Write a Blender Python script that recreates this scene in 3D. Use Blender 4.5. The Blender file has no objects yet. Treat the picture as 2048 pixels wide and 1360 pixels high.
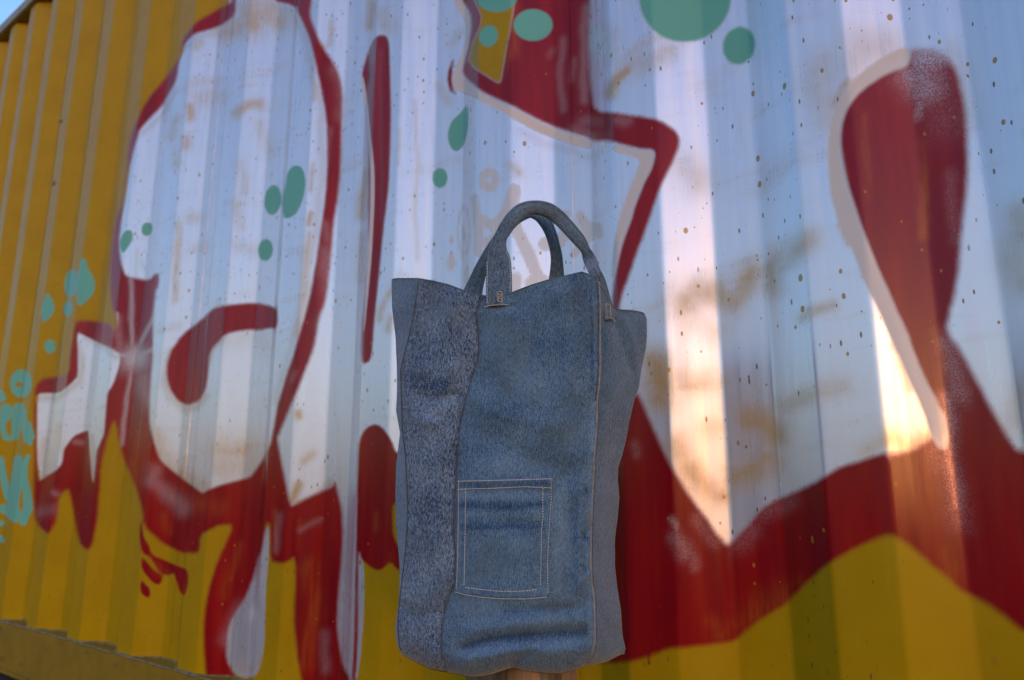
import bpy, math, random
import numpy as np
from mathutils import Vector, Matrix

random.seed(7)
rng = np.random.default_rng(7)
scn = bpy.context.scene
COL = scn.collection

# ------------------------------------------------------------------ camera
FOC, YAW, PITCH, ROLL = 1460.8, 0.6556, 0.2036, 0.0012
CAM = np.array([0.5207, -0.9393, 0.559])
fwd = np.array([-math.sin(YAW) * math.cos(PITCH), math.cos(YAW) * math.cos(PITCH), math.sin(PITCH)])
rt = np.cross(fwd, [0, 0, 1.0]); rt /= np.linalg.norm(rt)
up = np.cross(rt, fwd)
rt, up = rt * math.cos(ROLL) + up * math.sin(ROLL), -rt * math.sin(ROLL) + up * math.cos(ROLL)
fh = np.array([-math.sin(YAW), math.cos(YAW), 0.0])
cd = bpy.data.cameras.new('camera')
cam = bpy.data.objects.new('camera', cd)
COL.objects.link(cam)
M = Matrix(((rt[0], up[0], -fwd[0], CAM[0]), (rt[1], up[1], -fwd[1], CAM[1]),
            (rt[2], up[2], -fwd[2], CAM[2]), (0, 0, 0, 1)))
cam.matrix_world = M
cd.sensor_width = 36.0
cd.lens = FOC / 2048 * 36.0
cd.clip_start = 0.02
cd.clip_end = 5000
cd.dof.use_dof = True
cd.dof.focus_distance = 0.80
cd.dof.aperture_fstop = 5.6
scn.camera = cam

# ------------------------------------------------------------------ sky, sun, exposure
SUN_EL, SUN_AZ = math.radians(1.0), math.atan2(-0.62, 0.79)     # azimuth measured from +X, counter-clockwise
w = bpy.data.worlds.new('World'); scn.world = w
w.use_nodes = True
wn = w.node_tree
sky = wn.nodes.new('ShaderNodeTexSky')
sky.sky_type = 'NISHITA'
sky.sun_disc = False
sky.sun_elevation = SUN_EL
sky.sun_rotation = math.pi / 2 - SUN_AZ
sky.air_density = 1.0
sky.dust_density = 1.3
sky.ozone_density = 2.3
bg = wn.nodes['Background']
bg.inputs['Strength'].default_value = 0.15
tint = wn.nodes.new('ShaderNodeMix'); tint.data_type = 'RGBA'; tint.blend_type = 'MULTIPLY'
tint.inputs[0].default_value = 1.0
tint.inputs[7].default_value = (0.94, 0.975, 1.12, 1.0)      # the camera's daylight balance
wn.links.new(sky.outputs[0], tint.inputs[6])
wn.links.new(tint.outputs[2], bg.inputs[0])
ld = bpy.data.lights.new('sun', 'SUN')
ld.energy = 0.02
ld.angle = math.radians(12)
ld.color = (1.0, 0.72, 0.46)
sun = bpy.data.objects.new('sun', ld)
COL.objects.link(sun)
sdir = Vector((math.cos(SUN_AZ) * math.cos(SUN_EL), math.sin(SUN_AZ) * math.cos(SUN_EL), math.sin(SUN_EL)))
sun.rotation_euler = sdir.to_track_quat('Z', 'Y').to_euler()
scn.view_settings.view_transform = 'Standard'
scn.view_settings.look = 'None'
scn.view_settings.exposure = 3.25
scn.view_settings.gamma = 1.0
scn.view_settings.use_curve_mapping = False
scn.render.engine = 'CYCLES'
scn.cycles.use_denoising = True
scn.cycles.max_bounces = 6
scn.cycles.sample_clamp_indirect = 4

# ------------------------------------------------------------------ helpers
def tag(o, label=None, cat=None, group=None, kind=None):
    if label: o['label'] = label
    if cat: o['category'] = cat
    if group: o['group'] = group
    if kind: o['kind'] = kind
    return o

def link(name, me, mat, parent=None, smooth=True):
    o = bpy.data.objects.new(name, me)
    COL.objects.link(o)
    if mat is not None: me.materials.append(mat)
    if smooth: me.polygons.foreach_set('use_smooth', np.ones(len(me.polygons), dtype=bool))
    if parent is not None: o.parent = parent
    return o

def mesh_from(name, verts, faces):
    me = bpy.data.meshes.new(name)
    me.from_pydata([tuple(v) for v in verts], [], [tuple(f) for f in faces])
    me.update()
    return me

def grid_mesh(name, P, close_u=False, attrs=None):
    """P: array rows x cols x 3"""
    R, C_ = P.shape[:2]
    verts = P.reshape(-1, 3).astype(np.float32)
    cc = C_ if close_u else C_ - 1
    i, j = np.meshgrid(np.arange(R - 1), np.arange(cc), indexing='ij')
    j2 = (j + 1) % C_
    q = np.stack([i * C_ + j, i * C_ + j2, (i + 1) * C_ + j2, (i + 1) * C_ + j], -1).reshape(-1, 4)
    me = bpy.data.meshes.new(name)
    me.vertices.add(len(verts)); me.vertices.foreach_set('co', verts.ravel())
    me.loops.add(q.size); me.loops.foreach_set('vertex_index', q.ravel().astype(np.int32))
    me.polygons.add(len(q)); me.polygons.foreach_set('loop_start', (np.arange(len(q)) * 4).astype(np.int32))
    me.update(calc_edges=True)
    if attrs:
        for k, a in attrs.items():
            at = me.attributes.new(k, 'FLOAT', 'POINT')
            at.data.foreach_set('value', np.asarray(a, dtype=np.float32).ravel())
    return me

def box_mesh(name, lo, hi, bev=0.0):
    import bmesh
    bm = bmesh.new()
    bmesh.ops.create_cube(bm, size=1)
    for v in bm.verts:
        v.co = Vector([(lo[i] + hi[i]) / 2 + v.co[i] * (hi[i] - lo[i]) for i in range(3)])
    if bev:
        bmesh.ops.bevel(bm, geom=bm.edges[:], offset=bev, segments=2, affect='EDGES')
    me = bpy.data.meshes.new(name); bm.to_mesh(me); bm.free()
    return me

def unproj(px, py, dh):
    """point seen at photo pixel px,py at horizontal distance dh in front of the viewpoint"""
    a = (px - 1024) / FOC; b = -(py - 680) / FOC
    r = fwd + a * rt + b * up
    return CAM + r * (dh / (r @ fh))

def project(V):
    d = V - CAM
    z = d @ fwd
    z = np.where(z < 0.05, 0.05, z)
    return 1024 + FOC * (d @ rt) / z, 680 - FOC * (d @ up) / z

class NT:
    def __init__(s, name):
        s.m = bpy.data.materials.new(name); s.m.use_nodes = True
        s.t = s.m.node_tree; s.b = s.t.nodes['Principled BSDF']
    def n(s, typ, **kw):
        nd = s.t.nodes.new(typ)
        for k, v in kw.items(): setattr(nd, k, v)
        return nd
    def l(s, a, b): s.t.links.new(a, b)
    def math(s, op, a, b=None, c=None, clamp=False):
        nd = s.n('ShaderNodeMath', operation=op, use_clamp=clamp)
        for i, x in enumerate((a, b, c)):
            if x is None: continue
            if isinstance(x, (int, float)): nd.inputs[i].default_value = x
            else: s.l(x, nd.inputs[i])
        return nd.outputs[0]
    def ramp(s, x, a, b, lo=0.0, hi=1.0, smooth=True):
        nd = s.n('ShaderNodeMapRange'); nd.interpolation_type = 'SMOOTHSTEP' if smooth else 'LINEAR'
        s.l(x, nd.inputs[0])
        for i, v in zip((1, 2, 3, 4), (a, b, lo, hi)): nd.inputs[i].default_value = v
        return nd.outputs[0]
    def attr(s, name):
        nd = s.n('ShaderNodeAttribute'); nd.attribute_name = name
        return nd.outputs['Fac']
    def mix(s, f, a, b):
        nd = s.n('ShaderNodeMix', data_type='RGBA')
        for sock, x in ((nd.inputs[0], f), (nd.inputs[6], a), (nd.inputs[7], b)):
            if isinstance(x, (int, float)): sock.default_value = x
            elif isinstance(x, tuple): sock.default_value = (*x, 1)
            else: s.l(x, sock)
        return nd.outputs[2]
    def coord(s, scale=(1, 1, 1), rot=(0, 0, 0), kind='Object'):
        tc = s.n('ShaderNodeTexCoord'); mp = s.n('ShaderNodeMapping')
        mp.inputs['Scale'].default_value = scale; mp.inputs['Rotation'].default_value = rot
        s.l(tc.outputs[kind], mp.inputs['Vector']); return mp.outputs[0]
    def noise(s, vec, scale, detail=3, rough=0.5):
        nd = s.n('ShaderNodeTexNoise'); s.l(vec, nd.inputs['Vector'])
        nd.inputs['Scale'].default_value = scale; nd.inputs['Detail'].default_value = detail
        nd.inputs['Roughness'].default_value = rough
        return nd.outputs['Fac']
    def bump(s, h, strength, dist):
        nd = s.n('ShaderNodeBump'); s.l(h, nd.inputs['Height'])
        nd.inputs['Strength'].default_value = strength; nd.inputs['Distance'].default_value = dist
        s.l(nd.outputs[0], s.b.inputs['Normal']); return nd
    def set(s, k, v):
        if isinstance(v, (int, float)): s.b.inputs[k].default_value = v
        elif isinstance(v, tuple): s.b.inputs[k].default_value = (*v, 1)
        else: s.l(v, s.b.inputs[k])

# ------------------------------------------------------------------ materials
YEL = (0.37, 0.240, 0.002)

def mat_wall():
    m = NT('painted_corrugated_steel')
    oc = m.coord()
    streak = m.noise(m.coord((1, 1, 0.05)), 70, 4, 0.6)
    fine = m.noise(oc, 900, 2, 0.7)
    med = m.noise(oc, 9, 4, 0.6)
    sp = m.math('MULTIPLY', m.math('SUBTRACT', m.noise(oc, 1900, 2, 0.8), 0.5), 2.6)
    wob = m.math('MULTIPLY', m.math('SUBTRACT', m.noise(oc, 60, 2), 0.5), 0.5)
    def layer(name, k=0.8):
        a = m.math('ADD', m.attr(name), m.math('MULTIPLY', sp, k))
        return m.ramp(m.math('ADD', a, wob), -1.0, 1.0)
    # container paint
    yel = m.mix(m.ramp(med, 0.3, 0.75), YEL, (0.33, 0.208, 0.002))
    yel = m.mix(m.math('MULTIPLY', m.ramp(streak, 0.52, 0.75), 0.25), yel, (0.43, 0.27, 0.02))
    # silver fill, thin where the ochre attribute says so and in faint procedural clouds
    och = m.attr('ochre')
    cl = m.ramp(m.noise(m.coord((0.8, 1, 4.0), (0, 0.12, 0)), 6.5, 4, 0.65), 0.52, 0.76)
    grain = m.ramp(m.noise(oc, 1400, 2, 0.9), 0.30, 0.70)
    thin = m.math('ADD', m.math('MULTIPLY', m.math('MULTIPLY', och, m.ramp(grain, 0, 1, 0.75, 1.15)), m.ramp(m.noise(oc, 26, 3, 0.6), 0.3, 0.6, 0.75, 1.1)), m.math('MULTIPLY', m.math('MULTIPLY', cl, grain), 0.42), clamp=True)
    # rust runs
    rr = m.math('MULTIPLY', m.ramp(m.noise(m.coord((1, 1, 0.12)), 38, 3, 0.6), 0.62, 0.78), m.ramp(fine, 0.4, 0.6, 0.2, 1))
    thin = m.math('ADD', thin, m.math('MULTIPLY', rr, 0.30), clamp=True)
    silc = m.mix(m.ramp(streak, 0.35, 0.7), (0.64, 0.665, 0.71), (0.71, 0.725, 0.755))
    silc = m.mix(0.0, silc, silc)
    silc = m.mix(thin, silc, (0.42, 0.29, 0.10))
    silc = m.mix(m.attr('pale'), silc, (0.55, 0.50, 0.46))
    fs = layer('silver', 0.5)
    c = m.mix(fs, yel, silc)
    # chips and drips
    def chips(scale, thr, zs, col, c):
        v = m.n('ShaderNodeTexVoronoi'); v.feature = 'F1'
        v.voronoi_dimensions = '2D'; m.l(m.coord((1, 1, zs), (math.radians(90), 0, 0)), v.inputs['Vector']); v.inputs['Scale'].default_value = scale
        sep = m.n('ShaderNodeSeparateColor'); m.l(v.outputs['Color'], sep.inputs[0])
        r = m.ramp(sep.outputs[0], thr, 1.0, 0.015, 0.12, False)
        f = m.math('LESS_THAN', v.outputs['Distance'], r)
        f = m.math('MULTIPLY', f, m.math('GREATER_THAN', sep.outputs[0], thr))
        f = m.math('MULTIPLY', f, m.ramp(m.noise(m.coord((1, 1, 0.7)), 3.7, 3, 0.7), 0.42, 0.46))
        return m.mix(m.math('MULTIPLY', f, 0.85), c, col), f
    c, f1 = chips(38, 0.75, 0.62, (0.33, 0.18, 0.012), c)
    c, f2 = chips(85, 0.78, 0.35, (0.16, 0.085, 0.02), c)
    # red
    fr = layer('red', 1.0)
    redn = m.ramp(m.noise(m.coord((1, 1, 0.12)), 22, 3, 0.6), 0.35, 0.7)
    red = m.mix(redn, (0.19, 0.003, 0.007), (0.27, 0.007, 0.006))
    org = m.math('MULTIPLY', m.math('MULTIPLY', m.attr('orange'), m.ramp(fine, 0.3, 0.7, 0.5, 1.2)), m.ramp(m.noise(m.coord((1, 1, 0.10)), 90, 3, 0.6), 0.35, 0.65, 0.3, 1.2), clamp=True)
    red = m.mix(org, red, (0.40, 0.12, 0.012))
    mist = m.math('MULTIPLY', m.attr('mist'), m.ramp(m.noise(oc, 620, 3, 0.9), 0.42, 0.62, 0.25, 1.35), clamp=True)
    red = m.mix(mist, red, (0.55, 0.52, 0.52))
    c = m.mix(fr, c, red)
    c, f3 = chips(60, 0.90, 0.7, (0.36, 0.15, 0.012), c)
    fc = layer('cream', 0.35)
    c = m.mix(fc, c, (0.58, 0.56, 0.52))
    fcw = m.math('MULTIPLY', layer('tag', 0.3), 0.62)
    c = m.mix(fcw, c, (0.54, 0.50, 0.41))
    ft = layer('teal', 0.3)
    c = m.mix(ft, c, (0.125, 0.40, 0.315))
    # weld dirt at the foot of the sheet
    m.set('Base Color', c)
    # silver is a metal-flake paint; every other layer is gloss enamel
    cover = m.math('MAXIMUM', m.math('MAXIMUM', fr, fc), m.math('MAXIMUM', ft, fcw))
    met = m.math('MULTIPLY', m.math('MULTIPLY', fs, m.math('SUBTRACT', 1.0, cover)), m.math('SUBTRACT', 0.60, m.math('MULTIPLY', thin, 0.55)))
    m.set('Metallic', m.math('MAXIMUM', met, m.math('MULTIPLY', m.math('MULTIPLY', mist, fr), 0.5)))
    m.set('Roughness', m.math('ADD', m.math('ADD', m.ramp(streak, 0.3, 0.7, 0.15, 0.26), m.math('MULTIPLY', m.math('SUBTRACT', 1.0, m.math('MAXIMUM', fs, fr)), 0.16)), m.math('MULTIPLY', met, 0.20)))
    m.set('IOR', 1.45)
    m.set('Specular IOR Level', m.math('ADD', m.math('ADD', 0.13, m.math('MULTIPLY', fr, 0.15)), m.math('MULTIPLY', m.math('MULTIPLY', fs, m.math('SUBTRACT', 1.0, cover)), 0.30)))
    h = m.math('ADD', m.math('MULTIPLY', streak, 0.5), m.math('MULTIPLY', fine, 0.12))
    m.bump(h, 0.18, 0.0015)
    return m.m

def mat_frame():
    m = NT('yellow_frame_paint')
    oc = m.coord()
    n1 = m.noise(oc, 14, 4, 0.6)
    c = m.mix(m.ramp(n1, 0.35, 0.7), (0.25, 0.165, 0.004), (0.20, 0.130, 0.004))
    rust = m.math('MULTIPLY', m.ramp(m.noise(m.coord((0.3, 1, 1)), 26, 5, 0.7), 0.60, 0.72), 0.8)
    c = m.mix(rust, c, (0.10, 0.045, 0.02))
    m.set('Base Color', c); m.set('Roughness', 0.42)
    m.bump(n1, 0.2, 0.002)
    return m.m

def mat_simple(name, col, rough=0.7, bscale=200, bs=0.3, var=0.25):
    m = NT(name)
    n1 = m.noise(m.coord(), bscale, 3, 0.6)
    c = m.mix(m.ramp(n1, 0.3, 0.7), tuple(x * (1 - var) for x in col), tuple(min(1, x * (1 + var)) for x in col))
    m.set('Base Color', c); m.set('Roughness', rough); m.bump(n1, bs, 0.001)
    return m.m

def mat_ground():
    m = NT('dark_gravel')
    oc = m.coord()
    a = m.noise(oc, 90, 5, 0.7); b = m.noise(oc, 0.8, 4, 0.6)
    c = m.mix(m.ramp(a, 0.3, 0.7), (0.022, 0.022, 0.023), (0.075, 0.07, 0.062))
    c = m.mix(m.ramp(b, 0.4, 0.65), c, (0.035, 0.045, 0.02))
    m.set('Base Color', c); m.set('Roughness', 0.95)
    m.bump(a, 0.8, 0.02)
    return m.m

def mat_denim(name, dark, light, bias, acid=0.0, fine=1.0):
    """UV map is in metres of cloth; wash is dye wear plus painted crease shade per vertex"""
    m = NT(name)
    uv = m.n('ShaderNodeUVMap'); uv.uv_map = 'cloth'
    def mp(scale, rot=0.0):
        x = m.n('ShaderNodeMapping'); x.inputs['Scale'].default_value = (scale[0], scale[1], 1)
        x.inputs['Rotation'].default_value = (0, 0, rot); m.l(uv.outputs[0], x.inputs[0]); return x.outputs[0]
    yarn = m.noise(mp((1.0, 0.42), 0.0), 1300 * fine, 2, 0.7)
    twill = m.noise(mp((1.0, 0.22), math.radians(-38)), 900 * fine, 2, 0.6)
    slub = m.noise(mp((1.0, 0.10)), 330, 3, 0.6)
    cloud = m.noise(mp((1, 1)), 21, 4, 0.6)
    v = m.math('ADD', m.math('MULTIPLY', m.math('SUBTRACT', yarn, 0.5), 2.8), m.math('MULTIPLY', m.math('SUBTRACT', twill, 0.5), 2.6))
    v = m.math('ADD', v, m.math('MULTIPLY', m.math('SUBTRACT', slub, 0.5), 0.9))
    v = m.math('ADD', v, m.math('MULTIPLY', m.math('SUBTRACT', cloud, 0.5), 1.1))
    if acid:
        a1 = m.noise(mp((1.0, 0.6), 0.5), 400, 4, 0.75)
        v = m.math('ADD', v, m.math('MULTIPLY', m.math('SUBTRACT', a1, 0.5), 3.6 * acid))
    v = m.math('ADD', v, m.attr('wash_shade'))
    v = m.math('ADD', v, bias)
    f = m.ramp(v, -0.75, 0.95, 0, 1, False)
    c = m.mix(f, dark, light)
    tint = m.ramp(m.noise(mp((1, 1.4)), 14, 3, 0.5), 0.45, 0.7)
    c = m.mix(m.math('MULTIPLY', tint, 0.30), c, (0.075, 0.105, 0.105))
    m.set('Base Color', c); m.set('Roughness', 0.95)
    m.set('Specular IOR Level', 0.15)
    m.set('Sheen Weight', 0.25); m.set('Sheen Roughness', 0.5)
    h = m.math('ADD', yarn, m.math('MULTIPLY', twill, 1.2))
    m.bump(h, 0.55, 0.0008)
    return m.m

def mat_wood(name, a, b):
    m = NT(name)
    g = m.noise(m.coord((1, 1, 0.07)), 120, 5, 0.65)
    d = m.noise(m.coord(), 40, 4, 0.7)
    c = m.mix(m.ramp(g, 0.35, 0.65), a, b)
    c = m.mix(m.math('MULTIPLY', m.ramp(d, 0.62, 0.72), 0.8), c, (0.06, 0.03, 0.02))
    m.set('Base Color', c); m.set('Roughness', 0.85); m.bump(g, 0.6, 0.002)
    return m.m

WALL = mat_wall()
FRAME = mat_frame()
WELD = mat_simple('weld_bead', (0.33, 0.30, 0.25), 0.5, 300, 0.5)
SEALANT = mat_simple('grey_sealant', (0.17, 0.13, 0.04), 0.6, 90, 0.5, 0.45)
D_DARK, D_LIGHT = (0.007, 0.040, 0.100), (0.172, 0.298, 0.395)
DENIM_MID = mat_denim('washed_denim', D_DARK, D_LIGHT, -0.02)
DENIM_SIDE = mat_denim('grey_blue_denim', (0.007, 0.045, 0.095), (0.130, 0.260, 0.350), 0.02)
DENIM_LEFT = mat_denim('pale_blue_denim', (0.014, 0.060, 0.115), (0.18, 0.30, 0.38), 0.05)
DENIM_ACID = mat_denim('acid_washed_denim', (0.004, 0.030, 0.088), (0.28, 0.385, 0.46), -0.18, 0.80)
DENIM_POCKET = mat_denim('pocket_denim', D_DARK, D_LIGHT, -0.02)
DENIM_STRAP = mat_denim('strap_denim', (0.008, 0.028, 0.056), (0.185, 0.28, 0.35), 0.02, 0.15)
DENIM_SEAM = mat_denim('dark_seam_denim', (0.010, 0.02, 0.035), (0.15, 0.18, 0.20), -0.1, 0.2)
DENIM_PIPE = mat_denim('worn_fold_denim', (0.08, 0.11, 0.15), (0.36, 0.37, 0.36), 0.15)
THREAD = mat_simple('pale_thread', (0.60, 0.60, 0.55), 0.8, 900, 0.3)
TAN_THREAD = mat_simple('tan_thread', (0.50, 0.46, 0.40), 0.85, 900, 0.4)

# ------------------------------------------------------------------ setting
gs = 2000.0
gnd = tag(link('ground', mesh_from('ground', [(-gs, -gs, 0), (gs, -gs, 0), (gs, gs, 0), (-gs, gs, 0)], [(0, 1, 2, 3)]), mat_ground(), smooth=False), kind='structure')

# ------------------------------------------------------------------ graffiti, traced in photo pixels and projected once on the steel
RO = [(440,-220),(467,0),(452,10),(425,24),(392,44),(380,60),(365,78),(362,100),(360,115),(332,155),(300,192),(285,215),(272,245),(262,270),(257,295),(254,340),(251,355),(245,405),(235,428),(229,452),(222,502),(220,547),(221,590),(226,624),(236,626),(234,640),(231,662),(222,650),(207,644),(175,641),(156,641),(150,650),(147,662),(145,680),(139,712),(138,747),(112,754),(87,756),(77,764),(71,772),(68,790),(67,830),(69,880),(67,977),(68,1020),(69,1035),(77,1052),(95,1069),(102,1062),(112,1045),(116,1020),(117,1005),(120,992),(136,976),(141,995),(146,1020),(150,1045),(155,1070),(162,1092),(175,1101),(184,1092),(190,1065),(196,1030),(198,1000),(200,975),(202,930),(210,895),(220,862),(228,838),(234,860),(240,892),(250,925),(262,952),(275,987),(285,1020),(286,1048),(297,1062),(315,1079),(335,1092),(360,1105),(380,1107),(399,1106),(401,1070),(420,1060),(440,1050),(467,1050),(450,1088),(435,1120),(422,1160),(412,1200),(407,1245),(407,1290),(411,1345),(416,1400),(500,1400),(480,1362),(466,1345),(455,1320),(454,1295),(457,1260),(467,1235),(485,1207),(497,1185),(510,1150),(517,1120),(525,1100),(529,1077),(534,1045),(540,1050),(540,1122),(560,1127),(575,1125),(590,1112),(591,1170),(587,1232),(590,1270),(597,1332),(612,1400),(705,1400),(702,1356),(687,1332),(682,1300),(676,1260),(676,1220),(680,1170),(685,1120),(687,1070),(685,1020),(677,985),(670,960),(665,972),(637,985),(612,997),(592,1007),(581,1012),(570,955),(560,905),(555,877),(560,865),(575,830),(587,800),(600,770),(612,737),(625,705),(632,680),(637,640),(652,602),(662,515),(668,440),(676,400),(682,340),(684,250),(686,200),(684,175),(679,150),(667,125),(655,107),(641,85),(629,57),(620,30),(624,0),(640,-220)]
RSIL = [(440,-220),(472,5),(400,50),(372,78),(366,112),(325,180),(290,225),(268,275),(260,340),(248,420),(232,480),(228,550),(232,620),(240,700),(160,650),(150,690),(146,755),(90,762),(74,790),(74,960),(110,960),(140,920),(180,980),(205,900),(228,800),(262,900),(300,930),(330,1000),(400,1020),(500,980),(560,930),(600,1030),(660,1000),(690,1050),(690,-220)]
BG = [(640,-300),(628,0),(640,60),(655,110),(672,180),(672,300),(660,400),(645,520),(630,620),(590,740),(556,870),(552,900),(565,960),(578,1025),(600,1015),(665,980),(672,1000),(680,1060),(672,1200),(668,1260),(680,1330),(700,1380),(714,1360),(721,1307),(726,1245),(728,1182),(727,1132),(722,1112),(745,1090),(760,1000),(785,980),(800,1000),(900,1000),(1100,900),(1250,820),(1300,900),(1400,1050),(1457,1115),(1500,1080),(1570,1040),(1650,990),(1776,950),(1900,950),(2048,960),(2500,1200),(3200,1500),(3200,-3000),(640,-3000)]
LEAF1 = [(538,1048),(527,1068),(518,1095),(508,1125),(495,1160),(478,1195),(455,1235),(440,1300),(455,1330),(467,1341),(485,1345),(502,1355),(512,1350),(522,1330),(525,1315),(529,1270),(531,1180),(538,1100)]
FH = [(472,-220),(472,0),(470,30),(450,47),(430,57),(390,67),(372,85),(362,100),(360,112),(354,160),(337,190),(325,212),(300,237),(280,260),(277,268),(261,325),(255,340),(251,355),(246,390),(244,422),(241,460),(239,480),(240,510),(245,535),(252,552),(275,557),(292,560),(302,557),(310,547),(319,550),(317,572),(312,580),(307,627),(306,675),(306,717),(302,755),(300,805),(299,847),(307,880),(315,905),(322,922),(350,945),(370,960),(390,975),(405,986),(415,980),(440,970),(475,961),(500,954),(510,942),(525,920),(540,892),(545,867),(550,840),(554,812),(562,787),(572,752),(585,715),(595,680),(597,675),(612,622),(622,580),(629,540),(637,490),(644,440),(651,390),(654,340),(654,262),(651,225),(644,187),(637,155),(629,117),(622,87),(612,60),(597,27),(587,11),(542,0),(530,-220)]
SH1 = [(154,664),(162,668),(190,682),(235,705),(241,716),(236,740),(225,770),(215,785),(213,800),(210,840),(207,870),(198,890),(192,905),(190,940),(187,972),(183,945),(180,900),(178,866),(175,860),(162,865),(147,872),(135,887),(127,900),(124,927),(110,942),(92,952),(77,964),(75,930),(73,880),(74,810),(70,800),(72,790),(87,786),(117,787),(137,772),(150,760),(156,752),(156,700)]
MOUTH = [(359,675),(375,660),(400,642),(425,617),(450,610),(512,605),(544,612),(555,620),(556,640),(553,657),(537,657),(520,661),(500,659),(462,665),(447,672),(440,682),(425,697),(419,712),(417,747),(412,780),(400,802),(375,812),(355,802),(340,780),(333,755),(334,725),(342,700),(352,687)]
STA = [(283,1040),(279,1055),(279,1078),(284,1106),(300,1114),(308,1128),(320,1146),(334,1152),(348,1146),(352,1160),(360,1186),(370,1193),(377,1165),(376,1145),(372,1137),(355,1132),(330,1120),(304,1110),(298,1090),(288,1075),(285,1060)]
STB = [(283,1112),(282,1137),(300,1160),(312,1170),(322,1168),(326,1150),(310,1143),(295,1125)]
STC = [(281,1155),(280,1185),(297,1198),(301,1190),(300,1178),(288,1165)]
LP = [(717,890),(714,960),(713,1020),(711,1100),(709,1200),(706,1300),(703,1345),(702,1358),(709,1372),(714,1330),(717,1250),(717,1102),(722,1117),(732,1127),(745,1137),(757,1142),(770,1135),(780,1122),(797,1142),(840,1150),(840,930),(791,905),(785,885),(775,867),(762,852),(750,848),(737,852),(727,862),(721,875)]
LPY = [(786,1000),(785,1057),(792,1085),(810,1110),(830,1060),(830,1000)]
BAR = [(723,150),(729,125),(739,95),(749,75),(762,69),(774,72),(779,90),(780,125),(782,200),(782,250),(779,340),(777,377),(771,427),(764,490),(757,565),(749,640),(746,680),(744,705),(740,722),(732,727),(724,726),(722,705),(723,660),(729,600),(733,550),(736,500),(737,420),(737,340),(735,260),(731,200),(727,160)]
BARL = [(722,152),(728,158),(735,200),(740,260),(746,310),(749,345),(749,400),(746,460),(743,515),(737,580),(731,640),(727,670),(729,620),(733,560),(736,510),(740,440),(741,380),(741,340),(736,280),(731,220),(726,180),(722,165)]
TT = [(900,-300),(915,-60),(922,0),(934,17),(941,32),(941,57),(937,87),(932,107),(927,125),(923,147),(947,172),(974,190),(1024,212),(1061,232),(1086,245),(1124,260),(1174,275),(1184,282),(1219,282),(1229,285),(1254,292),(1286,299),(1306,300),(1309,310),(1306,325),(1301,340),(1289,360),(1279,385),(1269,410),(1261,440),(1251,465),(1241,495),(1234,527),(1229,552),(1225,590),(1223,640),(1234,640),(1244,590),(1254,565),(1264,535),(1276,500),(1289,467),(1301,432),(1311,402),(1321,375),(1331,352),(1338,340),(1349,315),(1358,295),(1359,275),(1351,262),(1336,250),(1319,241),(1299,235),(1261,230),(1231,225),(1190,222),(1184,190),(1180,150),(1178,75),(1180,0),(1184,-300)]
Y1 = [(945,-300),(947,0),(957,17),(963,35),(959,57),(947,80),(939,107),(937,122),(947,135),(974,152),(999,169),(1004,150),(1012,100),(1020,60),(1030,0),(1036,-300)]
CR1 = [(905,-200),(907,0),(915,18),(926,35),(933,50),(932,75),(925,100),(919,120),(912,135),(905,150),(904,165),(910,180),(920,184),(940,190),(960,202),(1000,222),(1024,236),(1061,258),(1100,275),(1140,288),(1183,300),(1183,284),(1174,277),(1124,262),(1086,247),(1061,234),(1024,214),(974,192),(947,174),(922,150),(926,125),(931,107),(936,87),(940,57),(940,32),(933,17),(921,0),(916,-200)]
CR2 = [(1229,287),(1254,294),(1286,301),(1307,302),(1309,312),(1301,341),(1289,361),(1279,386),(1269,411),(1261,441),(1251,466),(1241,496),(1234,528),(1229,553),(1222,560),(1226,500),(1232,460),(1240,430),(1252,395),(1262,370),(1272,345),(1282,322),(1264,312),(1240,306),(1225,302)]
DROPC = [(1813,92),(1793,100),(1768,112),(1741,130),(1711,155),(1691,180),(1673,212),(1663,240),(1657,275),(1656,312),(1657,345),(1661,390),(1671,427),(1681,455),(1696,485),(1711,515),(1723,552),(1736,580),(1751,610),(1766,645),(1781,680),(1801,722),(1818,762),(1836,800),(1851,840),(1861,872),(1876,896),(1892,902),(1898,880),(1893,840),(1886,825),(1868,790),(1853,762),(1836,722),(1823,692),(1816,665),(1798,630),(1781,590),(1761,547),(1743,502),(1726,460),(1711,415),(1698,377),(1688,340),(1683,312),(1680,275),(1683,250),(1693,220),(1708,197),(1731,175),(1761,155),(1786,142),(1806,137),(1818,127),(1823,107)]
DROPR = [(1800,110),(1823,100),(1861,97),(1886,107),(1906,127),(1918,155),(1928,200),(1933,237),(1936,300),(1936,340),(1932,390),(1926,445),(1921,490),(1916,552),(1908,595),(1896,640),(1893,655),(1901,675),(1911,685),(1926,710),(1948,750),(1973,797),(1998,842),(2023,887),(2036,900),(2060,905),(2300,1000),(2300,1400),(2060,1264),(2048,1262),(2036,1255),(1998,1225),(1961,1200),(1926,1185),(1911,1170),(1886,1147),(1861,1130),(1836,1105),(1811,1085),(1786,1072),(1776,1070),(1748,1080),(1711,1095),(1700,1040),(1760,960),(1776,904),(1798,907),(1823,900),(1848,885),(1862,878),(1860,840),(1700,420),(1670,250),(1720,160)]
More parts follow.
